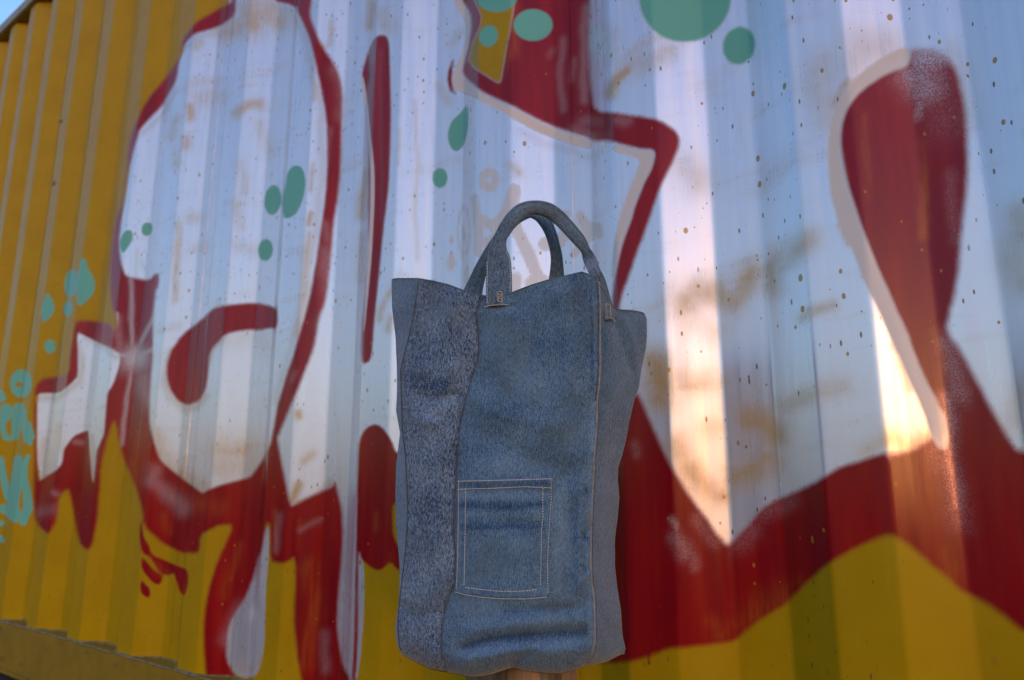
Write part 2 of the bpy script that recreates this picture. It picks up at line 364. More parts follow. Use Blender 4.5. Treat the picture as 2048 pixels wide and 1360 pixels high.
MASS = [(1100,820),(1230,800),(1275,782),(1290,815),(1307,855),(1325,895),(1340,925),(1355,952),(1375,985),(1395,1012),(1412,1035),(1425,1055),(1440,1075),(1452,1089),(1460,1088),(1475,1070),(1500,1045),(1520,1018),(1550,1000),(1586,985),(1623,967),(1648,952),(1686,930),(1711,924),(1748,912),(1776,904),(1800,960),(1760,1040),(1748,1080),(1711,1095),(1687,1110),(1657,1127),(1637,1145),(1612,1167),(1590,1190),(1570,1210),(1545,1225),(1512,1245),(1482,1272),(1462,1285),(1437,1288),(1412,1291),(1375,1295),(1340,1297),(1312,1307),(1287,1317),(1255,1325),(1220,1328),(1150,1315),(1100,1290)]
PAINT = [
 ('poly','silver',RSIL,3.0),('poly','silver',BG,3.0),('poly','silver',LEAF1,2.5),
 ('ell','silver',(487,1330,26,22,0.3),8),
 ('poly','red',RO,4.2),('poly','-red',FH,3.2),('poly','-red',SH1,2.2),('poly','red',MOUTH,3.2),
 ('poly','red',STA,2.2),('poly','red',STB,1.8),('poly','red',STC,1.8),
 ('poly','red',LP,2.6),('poly','-red',LPY,3),('poly','red',BAR,2.6),
 ('poly','red',TT,4.5),('poly','-red,silver',Y1,3.0),
 ('stroke','red',([(906,120),(901,140),(899,160),(903,180),(912,188)],[1,4,5,4,1]),2.5),
 ('poly','red',MASS,6.0),('poly','red',DROPR,8.0),
 ('stroke','red',([(1297,1310),(1300,1322),(1298,1326)],[2,2,3]),1.5),
 ('poly','cream',BARL,2.0),('poly','cream',CR1,3.0),('poly','cream',CR2,4.5),('poly','cream',DROPC,6.0),
 # cream of the small bubble tag
 ('ell','tag',(978,360,21,25,0),2.5),('ell','-tag',(978,360,6,6,0),2.5),
 ('ell','tag',(928,462,14,51,0),2.5),('ell','-tag',(928,462,9.5,40,0),2.0),('ell','tag',(928,470,4.5,22,0),2.0),
 ('stroke','tag',([(949,395),(953,430),(958,470),(957,505)],[8,9,10,9]),2.5),
 ('stroke','tag',([(955,430),(980,450),(1003,440),(1018,415),(1028,385)],[7,10,11,13,14]),2.5),
 ('stroke','tag',([(958,492),(985,478),(1003,446)],[8,9,9]),2.5),
 ('stroke','tag',([(1028,380),(1022,425),(1036,465),(1058,510),(1078,560)],[13,12,12,13,12]),2.5),
 ('stroke','tag',([(1090,488),(1120,482),(1143,455)],[14,13,9]),2.5),
 ('ell','tag',(1128,430,13,10,0),2.5),
 ('stroke','tag',([(1160,430),(1172,456),(1194,455),(1199,470)],[9,12,11,8]),2.5),
 ('stroke','tag',([(1180,470),(1160,492),(1148,510)],[12,10,7]),2.5),
 ('ell','tag',(903,480,5,9,0),2),('ell','tag',(902,525,9,18,0),2.2),('ell','tag',(933,552,5,22,0),2),
 ('ell','tag',(1030,566,13,22,0.2),2.5),('ell','tag',(1076,566,26,20,0),2.5),
 # teal spots
 ('poly','teal',[(243,503),(239,488),(243,472),(249,463),(257,459),(264,463),(266,473),(262,485),(254,498),(247,506)],2.0),
 ('ell','teal',(294,458,11,14,0.2),2.0),('ell','teal',(546,400,17,30,0.1),2.2),
 ('poly','teal',[(572,355),(577,340),(590,330),(602,333),(609,345),(611,365),(609,385),(602,410),(592,428),(578,437),(566,436),(566,400)],2.4),
 ('ell','teal',(531,500,15,22,0.1),2.2),('ell','teal',(880,356,15,20,0),2.2),
 ('poly','teal',[(924,222),(932,210),(937,217),(938,240),(934,270),(926,294),(914,304),(903,299),(896,282),(896,262),(903,242),(916,230)],2.4),
 ('ell','teal',(977,72,19,22,0.25),2.4),('ell','teal',(993,-8,42,32,0),3.0),('ell','teal',(1066,50,39,32,0),3.0),
 ('ell','teal',(1370,-6,92,90,-0.15),5.0),('ell','teal',(1478,91,32,38,0.25),4.5),
 ('poly','teal',[(154,608),(154,560),(160,525),(165,514),(172,520),(176,538),(185,550),(191,568),(188,585),(176,600),(160,612)],2.0),
 ('ell','teal',(142,567,13,28,0.1),2.0),('ell','teal',(136,617,9,15,0.1),2.0),
 ('poly','teal',[(83,638),(83,618),(88,598),(95,585),(100,592),(107,604),(109,616),(106,628),(94,640),(88,645)],2.0),
 ('ell','teal',(100,693,11,14,-0.1),2.0),
 ('ell','teal',(42,767,22,28,0),2.0),('ell','-teal',(38,769,8,5,-0.1),1.8),
 ('stroke','teal',([(-30,780),(0,790),(5,797)],[10,9,7]),1.8),
 ('stroke','teal',([(9,812),(16,815),(19,825),(14,838),(6,845)],[5,6,6,5,5]),1.6),
 ('stroke','teal',([(8,815),(5,835),(6,860),(11,875),(19,877)],[6,6,6,6,5]),1.6),
 ('stroke','teal',([(35,815),(33,845),(30,874)],[9,10,7]),1.8),('stroke','teal',([(33,838),(42,815),(44,812)],[6,6,5]),1.8),
 ('stroke','teal',([(48,822),(48,850),(55,880),(60,886)],[5,7,7,5]),1.8),('stroke','teal',([(59,845),(66,875)],[3,4]),1.6),
 ('stroke','teal',([(3,918),(6,950),(14,985),(26,1012),(36,1030)],[5,7,8,10,8]),1.8),
 ('stroke','teal',([(37,920),(33,960),(26,1005)],[10,11,12]),1.8),
 ('stroke','teal',([(56,912),(48,935),(47,955),(54,985),(56,1015),(46,1045)],[4,7,8,8,10,7]),1.8),
 ('poly','teal',[(-10,1008),(10,1010),(35,1020),(40,1040),(30,1048),(10,1030),(-10,1018)],1.8),
 ('stroke','teal',([(-10,1045),(6,1047)],5),1.6),('stroke','teal',([(-10,1070),(0,1076),(6,1082)],[6,6,4]),1.6),
 # thin silver showing the container yellow
 ('soft','ochre',[
  ([(1222,186),(1235,158),(1255,142)],9,0.95),([(1250,143),(1290,125),(1335,102)],10,0.5),([(1245,120),(1300,78),(1350,60)],9,0.35),
  ([(1370,330),(1400,365)],16,0.35),([(1541,575),(1546,540),(1560,522)],13,0.75),([(1560,522),(1595,498),(1612,482)],13,0.65),
  ([(1605,635),(1620,625),(1665,612)],9,0.6),([(1375,605),(1400,592),(1435,588)],17,0.8),([(1380,640),(1430,660)],16,0.35),
  ([(1462,600),(1485,575),(1508,548)],15,0.75),([(1345,755),(1390,770),(1440,765)],15,0.45),([(1340,580),(1330,620)],14,0.3),
  ([(1308,720),(1318,750),(1325,795)],15,1.0),([(1495,840),(1530,850),(1546,868)],17,0.95),([(1470,955),(1500,950),(1540,925)],14,0.85),
  ([(1480,820),(1500,900)],28,0.35),([(1352,890),(1372,930),(1400,970),(1440,985)],13,0.7),([(1420,860),(1440,850)],14,0.4),
  ([(1560,812),(1610,793),(1680,770)],11,0.45),([(1650,135),(1640,180),(1660,230)],20,0.4),([(1705,120),(1720,90),(1770,100)],22,0.4),
  ([(1700,160),(1675,195),(1665,215)],8,0.7),([(1681,450),(1697,485)],5,0.7),
  ([(2048,440),(2030,500),(2040,560)],18,0.55),([(1900,100),(1925,140),(1940,250)],10,0.25),
  ([(1780,880),(1810,893),(1845,880)],12,0.75),([(1790,690),(1806,735),(1822,775)],7,0.6),([(1740,900),(1762,890)],12,0.4),
  ([(378,215),(380,235)],7,0.7),([(372,280),(375,292)],8,0.6),([(352,235),(345,275)],7,0.4),([(355,300),(350,330)],7,0.35),
  ([(470,225),(490,212),(520,208)],8,0.65),([(400,85),(392,95)],6,0.5),([(455,60),(500,40),(545,25),(560,40)],12,0.7),([(500,25),(505,50)],13,0.85),
  ([(480,330),(490,380)],9,0.3),([(520,250),(540,300)],9,0.25),([(400,200),(440,190)],10,0.3),([(365,180),(400,165),(440,160)],7,0.25),
  ([(475,410),(480,450)],8,0.35),([(475,490),(510,505)],9,0.25),([(380,440),(400,435)],8,0.3),([(390,500),(410,495)],8,0.25),
  ([(358,445),(355,520),(350,600)],5,0.5),([(621,430),(617,450)],4,0.9),([(617,470),(612,540),(604,610),(595,670)],6,0.55),
  ([(663,45),(660,90),(645,95)],4,0.45),([(632,170),(628,200)],3,0.6),([(625,330),(620,380)],4,0.5),
  ([(308,880),(318,905),(345,940),(375,965),(402,982)],11,0.65),([(450,900),(500,905)],17,0.5),([(447,930),(500,925)],14,0.45),([(312,860),(318,880)],8,0.5),
  ([(452,680),(500,672),(530,690)],12,0.25),([(595,825),(597,832)],6,0.8),([(608,922),(625,910)],7,0.55),([(584,1000),(588,985),(594,970)],7,0.95),
  ([(745,10),(740,50)],7,0.7),([(765,30),(775,50)],10,0.35),([(722,430),(728,380),(735,345)],8,0.7),([(722,470),(722,560)],7,0.45),
  ([(793,570),(775,590),(762,620),(760,640)],5,0.6),([(782,640),(778,660)],6,0.6),([(1020,330),(1035,345)],7,0.4),
  ([(829,200),(835,320),(830,430),(836,520)],3,0.3),([(800,260),(796,330)],3,0.25),([(880,175),(895,205)],7,0.35),([(900,90),(925,60)],6,0.3),
  ([(90,880),(80,930)],6,0.4),([(115,850),(125,900)],5,0.25),([(1215,60),(1218,120)],10,0.3),([(525,1315),(520,1345)],5,0.7),
  ([(480,1330),(500,1340)],7,0.5),([(1280,660),(1290,700)],12,0.3),([(2048,780),(2030,840)],12,0.35),
 ]),
 # greyish cream shading just inside the outlines
 ('soft','pale',[
  ([(480,12),(540,8),(590,25),(606,62),(622,125),(640,205),(645,300),(640,400),(627,490)],9,0.75),
  ([(627,490),(615,570),(592,660),(566,740),(552,800)],7,0.55),([(372,95),(395,74),(440,64),(468,44)],6,0.65),([(285,268),(325,228),(352,180)],5,0.7),
  ([(415,990),(445,975),(490,962),(515,940),(540,900)],9,0.9),([(590,1010),(635,990),(662,962)],7,0.9),
  ([(345,700),(332,720),(330,760),(342,790),(370,822),(395,815),(413,792)],8,0.95),([(455,672),(425,700),(418,725)],4,0.8),
  ([(80,795),(115,797),(140,780),(160,765),(163,740),(157,690)],7,0.85),([(170,675),(205,692),(232,715)],6,0.8),([(184,870),(188,900),(186,950)],4,0.9),
  ([(720,900),(728,875),(745,862)],4,0.8),([(1240,290),(1290,305)],3,0.3),([(1040,262),(1100,290),(1180,315)],8,0.5),([(670,780),(680,990)],3,0.2),
  ([(310,550),(325,545)],3,0.9),([(284,525),(290,538)],4,0.6),([(275,500),(272,560)],4,0.55),([(320,660),(360,650)],8,0.5),
 ]),
 ('soft','mist',[
  ([(262,722),(270,716)],24,1.0),([(262,560),(264,640),(266,715)],4,0.8),([(266,720),(256,790),(246,850),(244,890)],[5,4],0.7),([(310,630),(285,680),(268,715)],4,0.8),
  ([(205,695),(235,708),(262,716)],6,0.9),([(325,690),(300,700),(268,718)],5,0.8),([(285,760),(300,800)],18,0.35),([(262,560),(258,640)],3,0.4),([(236,640),(240,700)],8,0.35),
  
  ([(310,940),(300,960),(335,985),(370,1020)],14,0.35),([(150,885),(165,886)],5,0.35),([(105,985),(112,990)],6,0.35),([(85,1020),(110,1020)],12,0.2),
  ([(655,510),(662,600),(655,650),(650,700),(655,740)],13,0.55),([(648,450),(655,480)],7,0.4),([(675,140),(690,170),(684,230)],10,0.45),([(660,260),(650,330)],5,0.3),
  ([(480,1215),(465,1240),(455,1280)],10,0.4),([(468,1250),(465,1290)],6,0.6),([(650,1270),(650,1340)],7,0.35),
  ([(760,100),(765,500),(745,700)],3,0.12),
  ([(1175,15),(1168,60),(1168,200)],6,0.6),([(1126,80),(1120,150),(1126,220)],5,0.45),([(1150,120),(1145,160)],5,0.3),([(1105,100),(1098,110)],5,0.25),
  ([(1235,240),(1255,244)],7,0.5),([(1165,245),(1195,240)],9,0.45),([(1150,262),(1185,270)],9,0.5),
  ([(1845,112),(1870,112)],30,0.9),([(1836,150),(1856,170)],38,0.6),([(1834,130),(1836,230)],9,0.5),([(1880,200),(1890,240)],30,0.22),([(1900,180),(1915,260)],12,0.15),
  ([(1895,690),(1905,740),(1925,790)],14,0.5),([(1895,800),(1898,900),(1905,960),(1915,1010)],[14,10],0.6),([(1880,900),(1900,950),(1920,1040)],18,0.3),
  ([(1345,1038),(1353,1055)],4,0.95),([(1352,1075),(1360,1090),(1372,1110)],11,0.55),([(1385,1115),(1390,1135)],7,0.45),([(1395,1040),(1425,1085)],9,0.35),
  ([(1270,890),(1275,910)],6,0.35),([(1480,1080),(1500,1060)],16,0.35),([(1530,1030),(1580,1000)],12,0.3),([(1900,350),(1910,480)],9,0.25),
  ([(600,1060),(640,1040)],4,0.35),([(560,1030),(550,1100)],5,0.3),([(585,760),(590,745)],4,0.3),
 ]),
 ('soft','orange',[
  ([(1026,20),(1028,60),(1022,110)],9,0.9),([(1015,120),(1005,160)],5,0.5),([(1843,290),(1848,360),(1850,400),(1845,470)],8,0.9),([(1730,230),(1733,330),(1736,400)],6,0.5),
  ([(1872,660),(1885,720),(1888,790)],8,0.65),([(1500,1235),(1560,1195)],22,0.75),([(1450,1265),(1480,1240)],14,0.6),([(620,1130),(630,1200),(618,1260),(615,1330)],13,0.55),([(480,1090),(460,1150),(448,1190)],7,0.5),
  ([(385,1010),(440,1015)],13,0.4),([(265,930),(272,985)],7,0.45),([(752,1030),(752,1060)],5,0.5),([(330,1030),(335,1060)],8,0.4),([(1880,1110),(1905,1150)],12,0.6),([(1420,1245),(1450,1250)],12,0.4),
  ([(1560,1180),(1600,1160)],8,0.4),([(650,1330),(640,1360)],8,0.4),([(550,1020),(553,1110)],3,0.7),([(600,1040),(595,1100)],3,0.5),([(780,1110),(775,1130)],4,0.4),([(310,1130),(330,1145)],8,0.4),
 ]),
]


def chaikin(p, it=1, r=0.22):
    p = np.array(p, float)
    for _ in range(it):
        q = np.roll(p, -1, 0)
        p = np.stack([p * (1 - r) + q * r, p * r + q * (1 - r)], 1).reshape(-1, 2)
    return p

def seg_dist(X, Y, a, b):
    vx, vy = b[0] - a[0], b[1] - a[1]
    L = vx * vx + vy * vy + 1e-9
    t = np.clip(((X - a[0]) * vx + (Y - a[1]) * vy) / L, 0, 1)
    return np.hypot(X - a[0] - t * vx, Y - a[1] - t * vy), t

def poly_sdf(X, Y, pts, smooth=True):
    p = chaikin(pts) if smooth else np.array(pts, float)
    d = np.full(X.shape, 60.0); ins = np.zeros(X.shape, bool)
    mg = 60
    m = (X > p[:, 0].min() - mg) & (X < p[:, 0].max() + mg) & (Y > p[:, 1].min() - mg) & (Y < p[:, 1].max() + mg)
    x, y = X[m], Y[m]
    dd = np.full(x.shape, 60.0); ii = np.zeros(x.shape, bool)
    q = np.roll(p, -1, 0)
    for a, b in zip(p, q):
        s = (x > min(a[0], b[0]) - mg) & (x < max(a[0], b[0]) + mg) & (y > min(a[1], b[1]) - mg) & (y < max(a[1], b[1]) + mg)
        if s.any():
            dd[s] = np.minimum(dd[s], seg_dist(x[s], y[s], a, b)[0])
        c = ((a[1] > y) != (b[1] > y))
        if c.any() and a[1] != b[1]:
            ii ^= c & (x < (b[0] - a[0]) * (y - a[1]) / (b[1] - a[1]) + a[0])
    d[m] = dd; ins[m] = ii
    return np.where(ins, d, -d)

def stroke_sdf(X, Y, pts, r):
    out = np.full(X.shape, -150.0)
    p = np.array(pts, float)
    rr = r if isinstance(r, (list, tuple)) else [r] * len(p)
    R = max(rr) + 150
    m = (X > p[:, 0].min() - R) & (X < p[:, 0].max() + R) & (Y > p[:, 1].min() - R) & (Y < p[:, 1].max() + R)
    x, y = X[m], Y[m]; o = np.full(x.shape, -150.0)
    for k in range(max(1, len(p) - 1)):
        a, b = p[k], p[min(k + 1, len(p) - 1)]
        d, t = seg_dist(x, y, a, b)
        o = np.maximum(o, rr[k] * (1 - t) + rr[min(k + 1, len(p) - 1)] * t - d)
    out[m] = o
    return out

def ell_sdf(X, Y, cx, cy, rx, ry, rot=0):
    c, s = math.cos(rot), math.sin(rot)
    u = (X - cx) * c + (Y - cy) * s; v = -(X - cx) * s + (Y - cy) * c
    k = np.hypot(u / rx, v / ry)
    return np.clip((1 - k) * min(rx, ry), -60, 60)

def paint(X, Y):
    n = X.shape
    L = {k: np.full(n, -30.0) for k in ('silver', 'red', 'cream', 'tag', 'teal')}
    A = {k: np.zeros(n) for k in ('ochre', 'mist', 'pale', 'orange')}
    order = ['silver', 'red', 'cream', 'tag', 'teal']
    for op in PAINT:
        kind, lay, data, soft = (tuple(op) + (1.0,))[:4]
        if kind == 'soft':      # airbrush: data = list of (pts, radius, strength)
            for pts, r, st in data:
                wb = min(1.0, np.mean(r) / 13.0)
                if lay == 'ochre': r, st = np.mean(r) * (1.4 + 0.6 * (np.mean(r) > 9)), st * 0.9
                if lay == 'mist' and not (pts[0][0] < 420 or (pts[0][0] > 1825 and pts[0][1] < 160)): r, st = np.mean(r) * 1.4, st * 0.6
                if lay == 'orange': r, st = np.mean(r) * 1.3, st * 0.6
                d = stroke_sdf(X + wb * (3 * np.sin(Y * 0.05) + 1.6 * np.sin(Y * 0.13 + X * 0.07)), Y + wb * (3 * np.sin(X * 0.05 + 1) + 1.5 * np.sin(X * 0.13 + Y * 0.05)), pts, 0.0)
                rm = np.mean(r) if isinstance(r, (list, tuple)) else r
                a = np.exp(-(d / (rm * 1.05)) ** 2) * st; a = np.where(d < -2.6 * rm, 0, a)
                A[lay] = np.maximum(A[lay], a)
            continue
        if kind == 'poly': s = poly_sdf(X, Y, data)
        elif kind == 'sharp': s = poly_sdf(X, Y, data, False)
        elif kind == 'ell': s = ell_sdf(X, Y, *data)
        elif kind == 'stroke': s = stroke_sdf(X, Y, *data)
        if 'red' in lay: soft = soft * 1.3
        if 'tag' in lay: soft = soft * 1.6
        s = np.clip(s / soft, -30, 30)
        if lay.startswith('-'):
            for o in lay[1:].split(','): L[o] = np.minimum(L[o], -s)
        else:
            L[lay] = np.maximum(L[lay], s)
            for o in order[order.index(lay) + 1:]: L[o] = np.minimum(L[o], np.maximum(-s, -30))
    L.update(A)
    return L

# ------------------------------------------------------------------ shipping container
PER, PA, PB, PC, DEP = 0.278, 0.0745, 0.066, 0.071, 0.038
ZB, ZT = 0.162, 2.5696
def warp(x):
    def f(t): return t - 0.0599 * t * t - 0.0212 * t ** 3
    def g(t): return 1 - 0.1198 * t - 0.0636 * t * t
    if x < -3.0: return f(-3.0) + g(-3.0) * (x + 3.0)
    if x > 0.8: return f(0.8) + g(0.8) * (x - 0.8)
    return f(x)

def rounded_profile(x0, x1):
    """corrugation between unwarped x0 and x1 as a list of (x, y)"""
    pts = []
    k0, k1 = int(math.floor(x0 / PER)) - 1, int(math.ceil(x1 / PER)) + 1
    raw = []
    for k in range(k0, k1 + 1):
        b = k * PER
        raw += [(b, 0), (b + PA, 0), (b + PA + PB, DEP), (b + PA + PB + PC, DEP)]
    out = []
    r = 0.0042
    for i in range(1, len(raw) - 1):
        p0, p1, p2 = map(np.array, (raw[i - 1], raw[i], raw[i + 1]))
        a = (p0 - p1) / np.linalg.norm(p0 - p1); c = (p2 - p1) / np.linalg.norm(p2 - p1)
        A_, B_ = p1 + a * r, p1 + c * r
        for t in (0, 0.25, 0.5, 0.75, 1):
            q = (1 - t) ** 2 * A_ + 2 * t * (1 - t) * p1 + t * t * B_
            out.append(q)
    dens = []
    for a, b in zip(out[:-1], out[1:]):
        dens.append(a)
        L = np.linalg.norm(b - a)
        step = 0.0050 if -1.2 < a[0] < 0.62 else (0.0065 if -3.2 < a[0] <= -1.2 else 0.02)
        n = int(L / step)
        for j in range(1, n): dens.append(a + (b - a) * j / n)
    dens = [p for p in dens if x0 < p[0] < x1]
    def yat(x):
        xs = [p[0] for p in out]; ys = [p[1] for p in out]
        return np.interp(x, xs, ys)
    dens = [np.array([x0, yat(x0)])] + dens + [np.array([x1, yat(x1)])]
    return np.array([[warp(p[0]), p[1]] for p in dens])

cont = bpy.data.objects.new('shipping_container', None)
COL.objects.link(cont)
tag(cont, 'yellow corrugated steel shipping container covered in red, silver and teal graffiti behind the denim bag', 'shipping container')
XL, XR = -13.55 * PER, 8.9 * PER
seams = [(k * PER + PA + PB + PC / 2) for k in (-13, -9, -5, -1, 3, 7)]
bounds = [XL] + [s for s in seams if XL + 0.1 < s < XR - 0.1] + [XR]
zrow = np.arange(0, int((ZT + 0.003 - ZB) / 0.0055) + 1) / int((ZT + 0.003 - ZB) / 0.0055) * (ZT + 0.003 - ZB) + ZB
for a, b in zip(bounds[:-1], bounds[1:]):
    pr = rounded_profile(a, b)
    vis = warp(b) > -3.3 and warp(a) < 0.62
    zz = zrow if vis else zrow[::8]
    X = np.repeat(pr[None, :, 0], len(zz), 0); Yv = np.repeat(pr[None, :, 1], len(zz), 0)
    Z = np.repeat(zz[:, None], pr.shape[0], 1)
    # faint handling dents and oil-canning of the sheet
    Yv = Yv + 0.0007 * np.sin(X * 7.1 + 1.3 * np.sin(Z * 3.1)) * np.sin(Z * 4.3 + X * 2.0)
    dent = unproj(493, 1222, 1.0)
    r_ = CAM + (dent - CAM) * ((0.0 - CAM[1]) / (dent[1] - CAM[1]))
    Yv = Yv + 0.006 * np.exp(-(((X - r_[0]) / 0.035) ** 2 + ((Z - r_[2]) / 0.022) ** 2))
    P = np.stack([X, Yv, Z], -1)
    px, py = project(P.reshape(-1, 3))
    at = paint(px, py)
    me = grid_mesh('wall_sheet', P, attrs=at)
    link('wall_sheet', me, WALL, cont)
for s in seams:
    if not (XL < s < XR): continue
    x = warp(s)
    zs = np.linspace(ZB, ZT, 160)
    th = np.linspace(0, 2 * math.pi, 7)[:-1]
    P = np.array([[[x + 0.0009 * math.cos(t) + 0.0004 * math.sin(z * 90), DEP - 0.0006 + 0.0007 * math.sin(t) * (1 + 0.3 * math.sin(z * 333)), z] for t in th] for z in zs])
    px, py = project(P.reshape(-1, 3))
    link('weld_seam', grid_mesh('weld_seam', P, close_u=True, attrs=paint(px, py)), WALL, cont)

WX0, WX1 = warp(XL), warp(XR)
def cbox(name, lo, hi, mat=FRAME, bev=0.003, parent=None):
    return link(name, box_mesh(name, lo, hi, bev), mat, parent or cont, smooth=False)
DEPTH = 2.438
# bottom rail: a channel with a lip along its top and its foot
cbox('bottom_rail', (WX0, -0.004, 0.030), (WX1, 0.004, ZB - 0.0005), bev=0.0015)
cbox('bottom_rail', (WX0, 0.0045, ZB - 0.006), (WX1, 0.060, ZB - 0.0008), bev=0.001)
cbox('rail_lip', (WX0, -0.006, 0.018), (WX1, 0.055, 0.0295), bev=0.002)
cbox('top_rail', (WX0, -0.014, ZT), (WX1, 0.046, ZT + 0.056), bev=0.006)
cbox('bottom_rail', (WX0, DEPTH - 0.004, 0.022), (WX1, DEPTH + 0.004, ZB - 0.0005), bev=0.0015)
cbox('top_rail', (WX0, DEPTH - 0.046, ZT), (WX1, DEPTH + 0.014, ZT + 0.060), bev=0.006)
# uneven sealant run where the sheet meets the rail
prs = rounded_profile(-11.4 * PER, 3 * PER)[::3]
sv = []
for i, (x, y) in enumerate(prs):
    hgt = 0.0025 + 0.0018 * (math.sin(x * 61) * math.sin(x * 23 + 1)) + random.uniform(0, 0.002)
    sv.append([[x, y - 0.0015, ZB - 0.002], [x, y - 0.0042, ZB - 0.001], [x, y - 0.0035, ZB + hgt * 0.6], [x, y - 0.0006, ZB + hgt], [x, y + 0.001, ZB + hgt]])
link('sealant_bead', grid_mesh('sealant_bead', np.array(sv).transpose(1, 0, 2)), SEALANT, cont)
xs = np.linspace(warp(-11.4 * PER), warp(3 * PER), 500)
sv = [[[x, -0.0035, ZB - 0.004 + 0.0012 * math.sin(x * 47)], [x, -0.0062, ZB - 0.002 + 0.0015 * math.sin(x * 47)], [x, -0.0050, ZB + 0.0016], [x, 0.0005, ZB + 0.0012]] for x in xs]
link('sealant_bead', grid_mesh('sealant_bead', np.array(sv).transpose(1, 0, 2)), SEALANT, cont)
# corner posts and castings
for x0, x1 in ((WX0 - 0.16, WX0), (WX1, WX1 + 0.16)):
    for y0, y1 in ((-0.014, 0.13), (DEPTH - 0.13, DEPTH + 0.014)):
        cbox('corner_post', (x0, y0, 0.118), (x1, y1, ZT - 0.058), bev=0.006)
        cbox('corner_casting', (x0 - 0.006, y0 - 0.006, 0.0), (x1 + 0.006, y1 + 0.006, 0.118), bev=0.01)
        cbox('corner_casting', (x0 - 0.006, y0 - 0.006, ZT - 0.058), (x1 + 0.006, y1 + 0.006, ZT + 0.066), bev=0.01)
# far side, ends, roof: plain corrugated sheets
def plain_sheet(name, P0, P1, nrm, z0, z1):
    P0, P1, nrm = map(np.array, (P0, P1, nrm))
    L = np.linalg.norm(P1 - P0); dv = (P1 - P0) / L
    pts = []
    s = 0.0; ph = [(0, 0), (.0745, 0), (.1405, .036), (.2115, .036)]
    while s < L:
        for o, dd in ph:
            if s + o < L: pts.append(P0 + dv * (s + o) - nrm * dd)
        s += PER
    pts.append(P1)
    P = np.array([[[p[0], p[1], z] for p in pts] for z in (z0, z1)])
    return link(name, grid_mesh(name, P), FRAME, cont, smooth=False)
plain_sheet('rear_sheet', (WX0, DEPTH), (WX1, DEPTH), (0, 1), ZB, ZT)
plain_sheet('end_sheet', (WX0 - 0.10, 0.13), (WX0 - 0.10, DEPTH - 0.13), (-1, 0), ZB - 0.05, ZT + 0.02)
plain_sheet('end_sheet', (WX1 + 0.10, 0.13), (WX1 + 0.10, DEPTH - 0.13), (1, 0), ZB - 0.05, ZT + 0.02)
cbox('roof_sheet', (WX0 - 0.1, 0.03, ZT + 0.035), (WX1 + 0.1, DEPTH - 0.03, ZT + 0.045), bev=0.0)
# two bolt heads beside the rib at the left
for bx, by in ((121, 242), (107, 366)):
    p = unproj(bx, by, 1.0)
    q = CAM + (p - CAM) * ((-0.001 - CAM[1]) / (p[1] - CAM[1]))
    import bmesh
    bm = bmesh.new(); bmesh.ops.create_icosphere(bm, subdivisions=2, radius=0.009)
    for v in bm.verts: v.co = Vector((v.co.x, v.co.y * 0.4, v.co.z * 0.9)) + Vector(q) + Vector((0, -0.001, 0))
    me = bpy.data.meshes.new('rivet'); bm.to_mesh(me); bm.free()
    link('rivet', me, mat_simple('rivet_steel', (0.16, 0.15, 0.13), 0.5), cont)

# ------------------------------------------------------------------ denim bag
bag = bpy.data.objects.new('denim_bag', None); COL.objects.link(bag)
tag(bag, 'patchwork blue denim tote with two handles and a stitched pocket, on the wooden post', 'bag')

J0 = [(557,783),(615,784),(674,791),(733,793.5),(780,794),(822,792),(866,800),(900,796),(928,792),(990,790.6),(1046,792),(1093,796),(1131,799),(1160,799),(1197,798),(1226,794),(1256,790),(1285,793),(1300,798)]
J1 = [(556,838.5),(586,834),(630,828),(674,818),(709,809),(740,801.5),(784,803),(858,805),(905,810.6),(975,815),(1034,816),(1093,812),(1139,807),(1197,800),(1226,796.6),(1256,796),(1291,799),(1312,808)]
J2 = [(589,965),(612,959),(627,952),(653,955),(689,957.6),(718,955),(745,947),(771,939),(813,928),(843,921),(887,915.6),(931,913.5),(960,912),(1004,908),(1063,907.6),(1108,911),(1168,910),(1197,896),(1226,889),(1256,884),(1285,882),(1308,883.6),(1345,894)]
J3 = [(543,1190),(565,1197),(615,1199),(674,1198.5),(733,1199),(775,1196),(805,1192),(837,1193),(878,1190),(916,1187),(960,1185.6),(996,1182.6),(1063,1180.6),(1122,1179.7),(1168,1182),(1197,1187),(1241,1188),(1285,1188),(1311,1182),(1330,1171)]
J5 = [(627,1290),(639,1294),(674,1294),(698,1292),(733,1284),(775,1278),(799,1269),(843,1259),(881,1252),(916,1243),(934,1237),(958,1235.6),(996,1239),(1034,1235.6),(1078,1230),(1133,1230),(1177,1235),(1220,1242),(1270,1245),(1297,1251),(1307,1249)]
SEAMS = [np.array(j, float) for j in (J0, J1, J2, J3, J5)]
DS = [0.872, 0.812, 0.786, 0.778, 0.905]
BULGE = [0.004, 0.010, 0.016, 0.010]
RIM = np.array([(783,559),(788,557),(796,556),(837,556),(866,561),(896,568),(925,579),(946,587),(972,591),(1005,590),(1022,585),(1034,580),(1063,569),(1096,559),(1131,550.6),(1150,546),(1163.5,543),(1175,547),(1190,558),(1197,565),(1215,596),(1230,616),(1240,618.5),(1263,620),(1276,622),(1284,624),(1288,626),(1291,630)], float)
BOT = np.array([(790,1270),(794,1287),(799,1300),(808,1312),(828,1323),(863,1339),(904,1347),(939,1354),(963,1353),(985,1348),(1010,1340),(1026,1336),(1050,1342),(1091,1347),(1121,1348),(1150,1341),(1171,1332),(1188,1330),(1215,1323),(1238,1311),(1249,1306)], float)

def sx(j, y): return np.interp(y, SEAMS[j][:, 0], SEAMS[j][:, 1])

